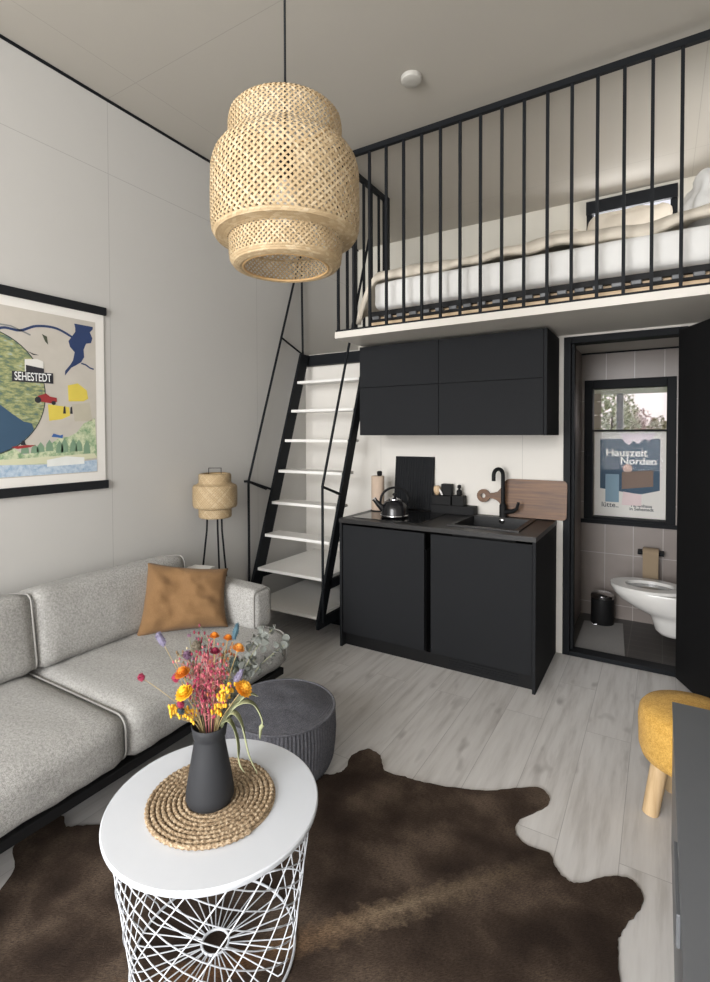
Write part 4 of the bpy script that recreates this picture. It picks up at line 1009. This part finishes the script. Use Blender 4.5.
for a, h, b, c in ((-.03, .16, .0, PK), (-.018, .19, .02, MG), (.0, .17, -.02, PK), (.012, .185, .015, PK), (.024, .165, -.015, MG), (-.042, .175, .025, PK), (.034, .15, .01, PK), (-.008, .21, .03, PK), (-.024, .13, -.03, MG)):
    spray(a, h, b, c, STEMP, 34, 'slender pink dried flower spray in the middle of the bouquet', group=PG)
YG = 'golden yellow dried sprays'
spray(-.085, .055, -.045, pm_('golden', (222, 170, 44)), STEM, 90, 'golden yellow spray leaning out low at the left rim', 'golden_spray', size=.006, spread=.008)
spray(.056, .10, -.02, pm_('golden', (222, 170, 44)), STEM, 90, 'golden yellow spray rising at right below the golden strawflower', 'golden_spray', size=.0065, spread=.009)
for a, h, b in ((-.10, .16, .05), (.05, .14, .04), (-.01, .15, .05), (.03, .18, .05), (-.05, .19, .05)):
    spray(a, h, b, pm_('pale_seed', (190, 176, 140)), STEM, 18, 'thin pale straw grass stem among the dried flowers', 'straw_grass', 'straw grass stems in the vase', .004, .014)
for lab, a, h, b, c in (('mauve statice sprig at the upper left of the bouquet', -.055, .215, .03, (104, 76, 92)), ('brown seed head sprig left behind the pink sprays', -.07, .165, .045, (112, 90, 66)), ('rust coloured sprig between the orange buds', .03, .19, .035, (150, 86, 52)), ('grey-green filler sprig right behind the golden spray', .075, .15, .04, (96, 104, 88)), ('wine red sprig at the top centre of the bouquet', -.012, .225, .04, (118, 40, 58))):
    spray(a, h, b, pm_('sprig_'+lab.split()[0], c), STEMG, 40, lab, 'dried_sprig', 'mixed dried sprigs in the vase', .0055, .017)
def euca(label, a, h, b, n, seed):
    t = flower('eucalyptus_branch', label, 'branch'); bm = B(); pts = stem_mesh(bm, a, h, b, .0014, .5); obj('stem', bm, STEMG, t)
    bm = B(); rg = random.Random(seed)
    for k in range(n):
        q = .40+.6*k/n; p = pts[min(len(pts)-1, int(q*(len(pts)-1)+.5))]+Vector((rg.gauss(0, .006), rg.gauss(0, .006), rg.gauss(0, .006)))
        d = Vector((rg.gauss(0, 1), rg.gauss(0, 1), rg.gauss(0, .8)+.3)).normalized(); c = p+d*.014; e = d.orthogonal().normalized()
        e = (Matrix.Rotation(rg.uniform(0, 6.28), 3, d) @ e); r_ = rg.uniform(.007, .013)
        bm.faces.new([bm.verts.new(c+(d*math.cos(x)+e*math.sin(x))*r_+d.cross(e)*.003*math.cos(2*x)) for x in [2*PI*i/10 for i in range(10)]])
    obj('leaves', bm, pm_('eucalyptus_leaf', (104, 107, 102)), t)
euca('grey eucalyptus branch reaching far right over the pouf', .185, .20, .05, 26, 1)
euca('grey eucalyptus branch at the upper right, nearer the vase', .125, .235, .06, 26, 2)
euca('grey eucalyptus branch arching highest at the right of the bouquet', .155, .25, .03, 26, 4)
euca('grey eucalyptus branch low behind the golden strawflower', .11, .165, .04, 22, 3)
def leaf_blade(bm, pts, w):
    P = curve_pts(pts, 7); n = len(P); prev = None
    for i, p in enumerate(P):
        q = i/(n-1); ww = w*math.sin(PI*(.08+.92*q))**.7 if q < 1 else 0
        tdir = (P[min(i+1, n-1)]-P[max(i-1, 0)]).normalized(); s = tdir.cross(Vector((0, 0, 1)))
        s = s.normalized() if s.length > .05 else side.copy(); s = (s+side*.6).normalized()
        nrm = s.cross(tdir)
        v = [bm.verts.new(p+s*ww+nrm*ww*.35), bm.verts.new(p), bm.verts.new(p-s*ww+nrm*ww*.35)]
        if prev: bm.faces.new((prev[0], prev[1], v[1], v[0])); bm.faces.new((prev[1], prev[2], v[2], v[1]))
        prev = v
LG = pm_('dry_leaf', (142, 146, 112))
for lab, pts in (('long drooping grey-green leaf falling to the placemat', [P3(.03, -.01), P3(.06, .045, -.02), P3(.085, .03, -.04), P3(.105, -.05, -.05), P3(.128, -.10, -.055)]),
                 ('curled olive leaf arching right beyond the vase rim', [P3(.03, 0), P3(.07, .06, -.01), P3(.11, .07, -.02), P3(.135, .03, -.03), P3(.132, -.02, -.03)]),
                 ('short olive leaf hanging close to the vase', [P3(.028, 0), P3(.055, .03, -.03), P3(.075, -.01, -.045), P3(.082, -.075, -.05), P3(.096, -.10, -.05)]),
                 ('pointed olive leaf spreading up at the right rim', [P3(.03, 0), P3(.06, .05, .0), P3(.095, .085, .0), P3(.125, .085, -.01)])):
    bm = B(); leaf_blade(bm, pts, .013); o = obj('dried_leaf', bm, LG, loc=(VC.x, VC.y, vz+.16), smooth=True); tag(o, lab, 'leaf')
    md = o.modifiers.new('thick', 'SOLIDIFY'); md.thickness = .0008

# ------------------------------------------------------------------ pouf
PC = Vector((1.178, -1.893, 0))
t = thing('corduroy_pouf', 'round dark grey corduroy pouf on the floor by the sofa', 'pouf', PC)
bm = B(); seg = 368; prof = [(.19, .004), (.218, .012), (.234, .05), (.242, .12), (.245, .17), (.243, .23), (.239, .262)]
rings = []
for r, z in prof:
    rings.append([bm.verts.new(PC+Vector(((r+.0032*math.sin(PI*k/2))*math.cos(2*PI*k/seg), (r+.0032*math.sin(PI*k/2))*math.sin(2*PI*k/seg), z))) for k in range(seg)])
for i in range(len(rings)-1):
    for k in range(seg): bm.faces.new((rings[i][k], rings[i][(k+1) % seg], rings[i+1][(k+1) % seg], rings[i+1][k]))
bm.faces.new(rings[0])
obj('side', bm, M['pouf'], t, True)
bm = B(); bmesh.ops.create_grid(bm, x_segments=176, y_segments=24, size=.2445)
for v in bm.verts:
    x, y = v.co.x/.2445, v.co.y/.2445
    dx = x*math.sqrt(1-y*y/2); dy = y*math.sqrt(1-x*x/2); q = dx*dx+dy*dy
    z = .262+.028*(1-q)+.0034*math.sin(v.co.x/.2445*44*PI)*(1-q**6)+.008*noise.noise(Vector((dx*3, dy*3, 2)))*(1-q)
    v.co = PC+Vector((dx*.2405, dy*.2405, z))
obj('top', bm, M['pouf'], t, True)
obj('piping', ringtube(B(), PC, .2410, .262, .006, 72), M['pouf'], t, True)

# ------------------------------------------------------------------ yellow stool and grey bench
SCn = Vector((2.745, -1.325, 0))
t = thing('yellow_stool', 'mustard yellow upholstered stool with light wooden legs behind the grey bench', 'stool', SCn)
obj('seat', lathe(B(), [(.10, .205), (.150, .208), (.172, .222), (.182, .255), (.185, .36), (.180, .395), (.165, .414), (.10, .423), (.01, .425)], 56, SCn), M['yellow'], t, True)
for k in range(4):
    a = PI*1.13+k*PI/2; d = Vector((math.cos(a), math.sin(a), 0))
    obj('leg', tube(B(), [SCn+d*.115+Vector((0, 0, .204)), SCn+d*.15+Vector((0, 0, .0))], [.032, .029], 18), M['pine'], t, True, auto=50)
BX, BY1, BY0, BZ = 2.674, -1.585, -3.35, .549
t = thing('tv_bench', 'grey lacquered low sideboard at the right edge', 'sideboard', (2.9, -2.5, 0))
bx('top', M['grey'], t, BX-.002, 3.14, BY0, BY1, BZ-.02, BZ, bev=.002)
bx('carcass', M['grey'], t, BX+.018, 3.138, BY0+.004, BY1-.004, .0, BZ-.0205)
for y0, y1 in ((-2.18, BY1-.003), (-2.765, -2.184), (BY0+.003, -2.769)):
    dr = bx('door', M['grey'], t, BX, BX+.0175, y0, y1, .03, BZ-.0225, bev=.0015)
    if y0 != -2.18:
        bx('pull_tab', M['grey'], dr, BX-.009, BX-.0002, y1-.30, y1-.08, BZ-.10, BZ-.03, bev=.002)

# ------------------------------------------------------------------ groups of repeats
GR = dict(strawflower='strawflowers in the vase', globe_flower='globe flowers in the vase', bunny_tail_grass='bunny tail grasses in the vase', thistle='thistle heads in the vase', golden_spray=YG, eucalyptus_branch='eucalyptus branches in the vase', dried_leaf='dried leaves in the vase', bed_pillow='pillows on the loft bed', tree='trees outside the bathroom window')
for o in COL.objects:
    k = o.name.split('.')[0]
    if o.parent is None and k in GR: o['group'] = GR[k]
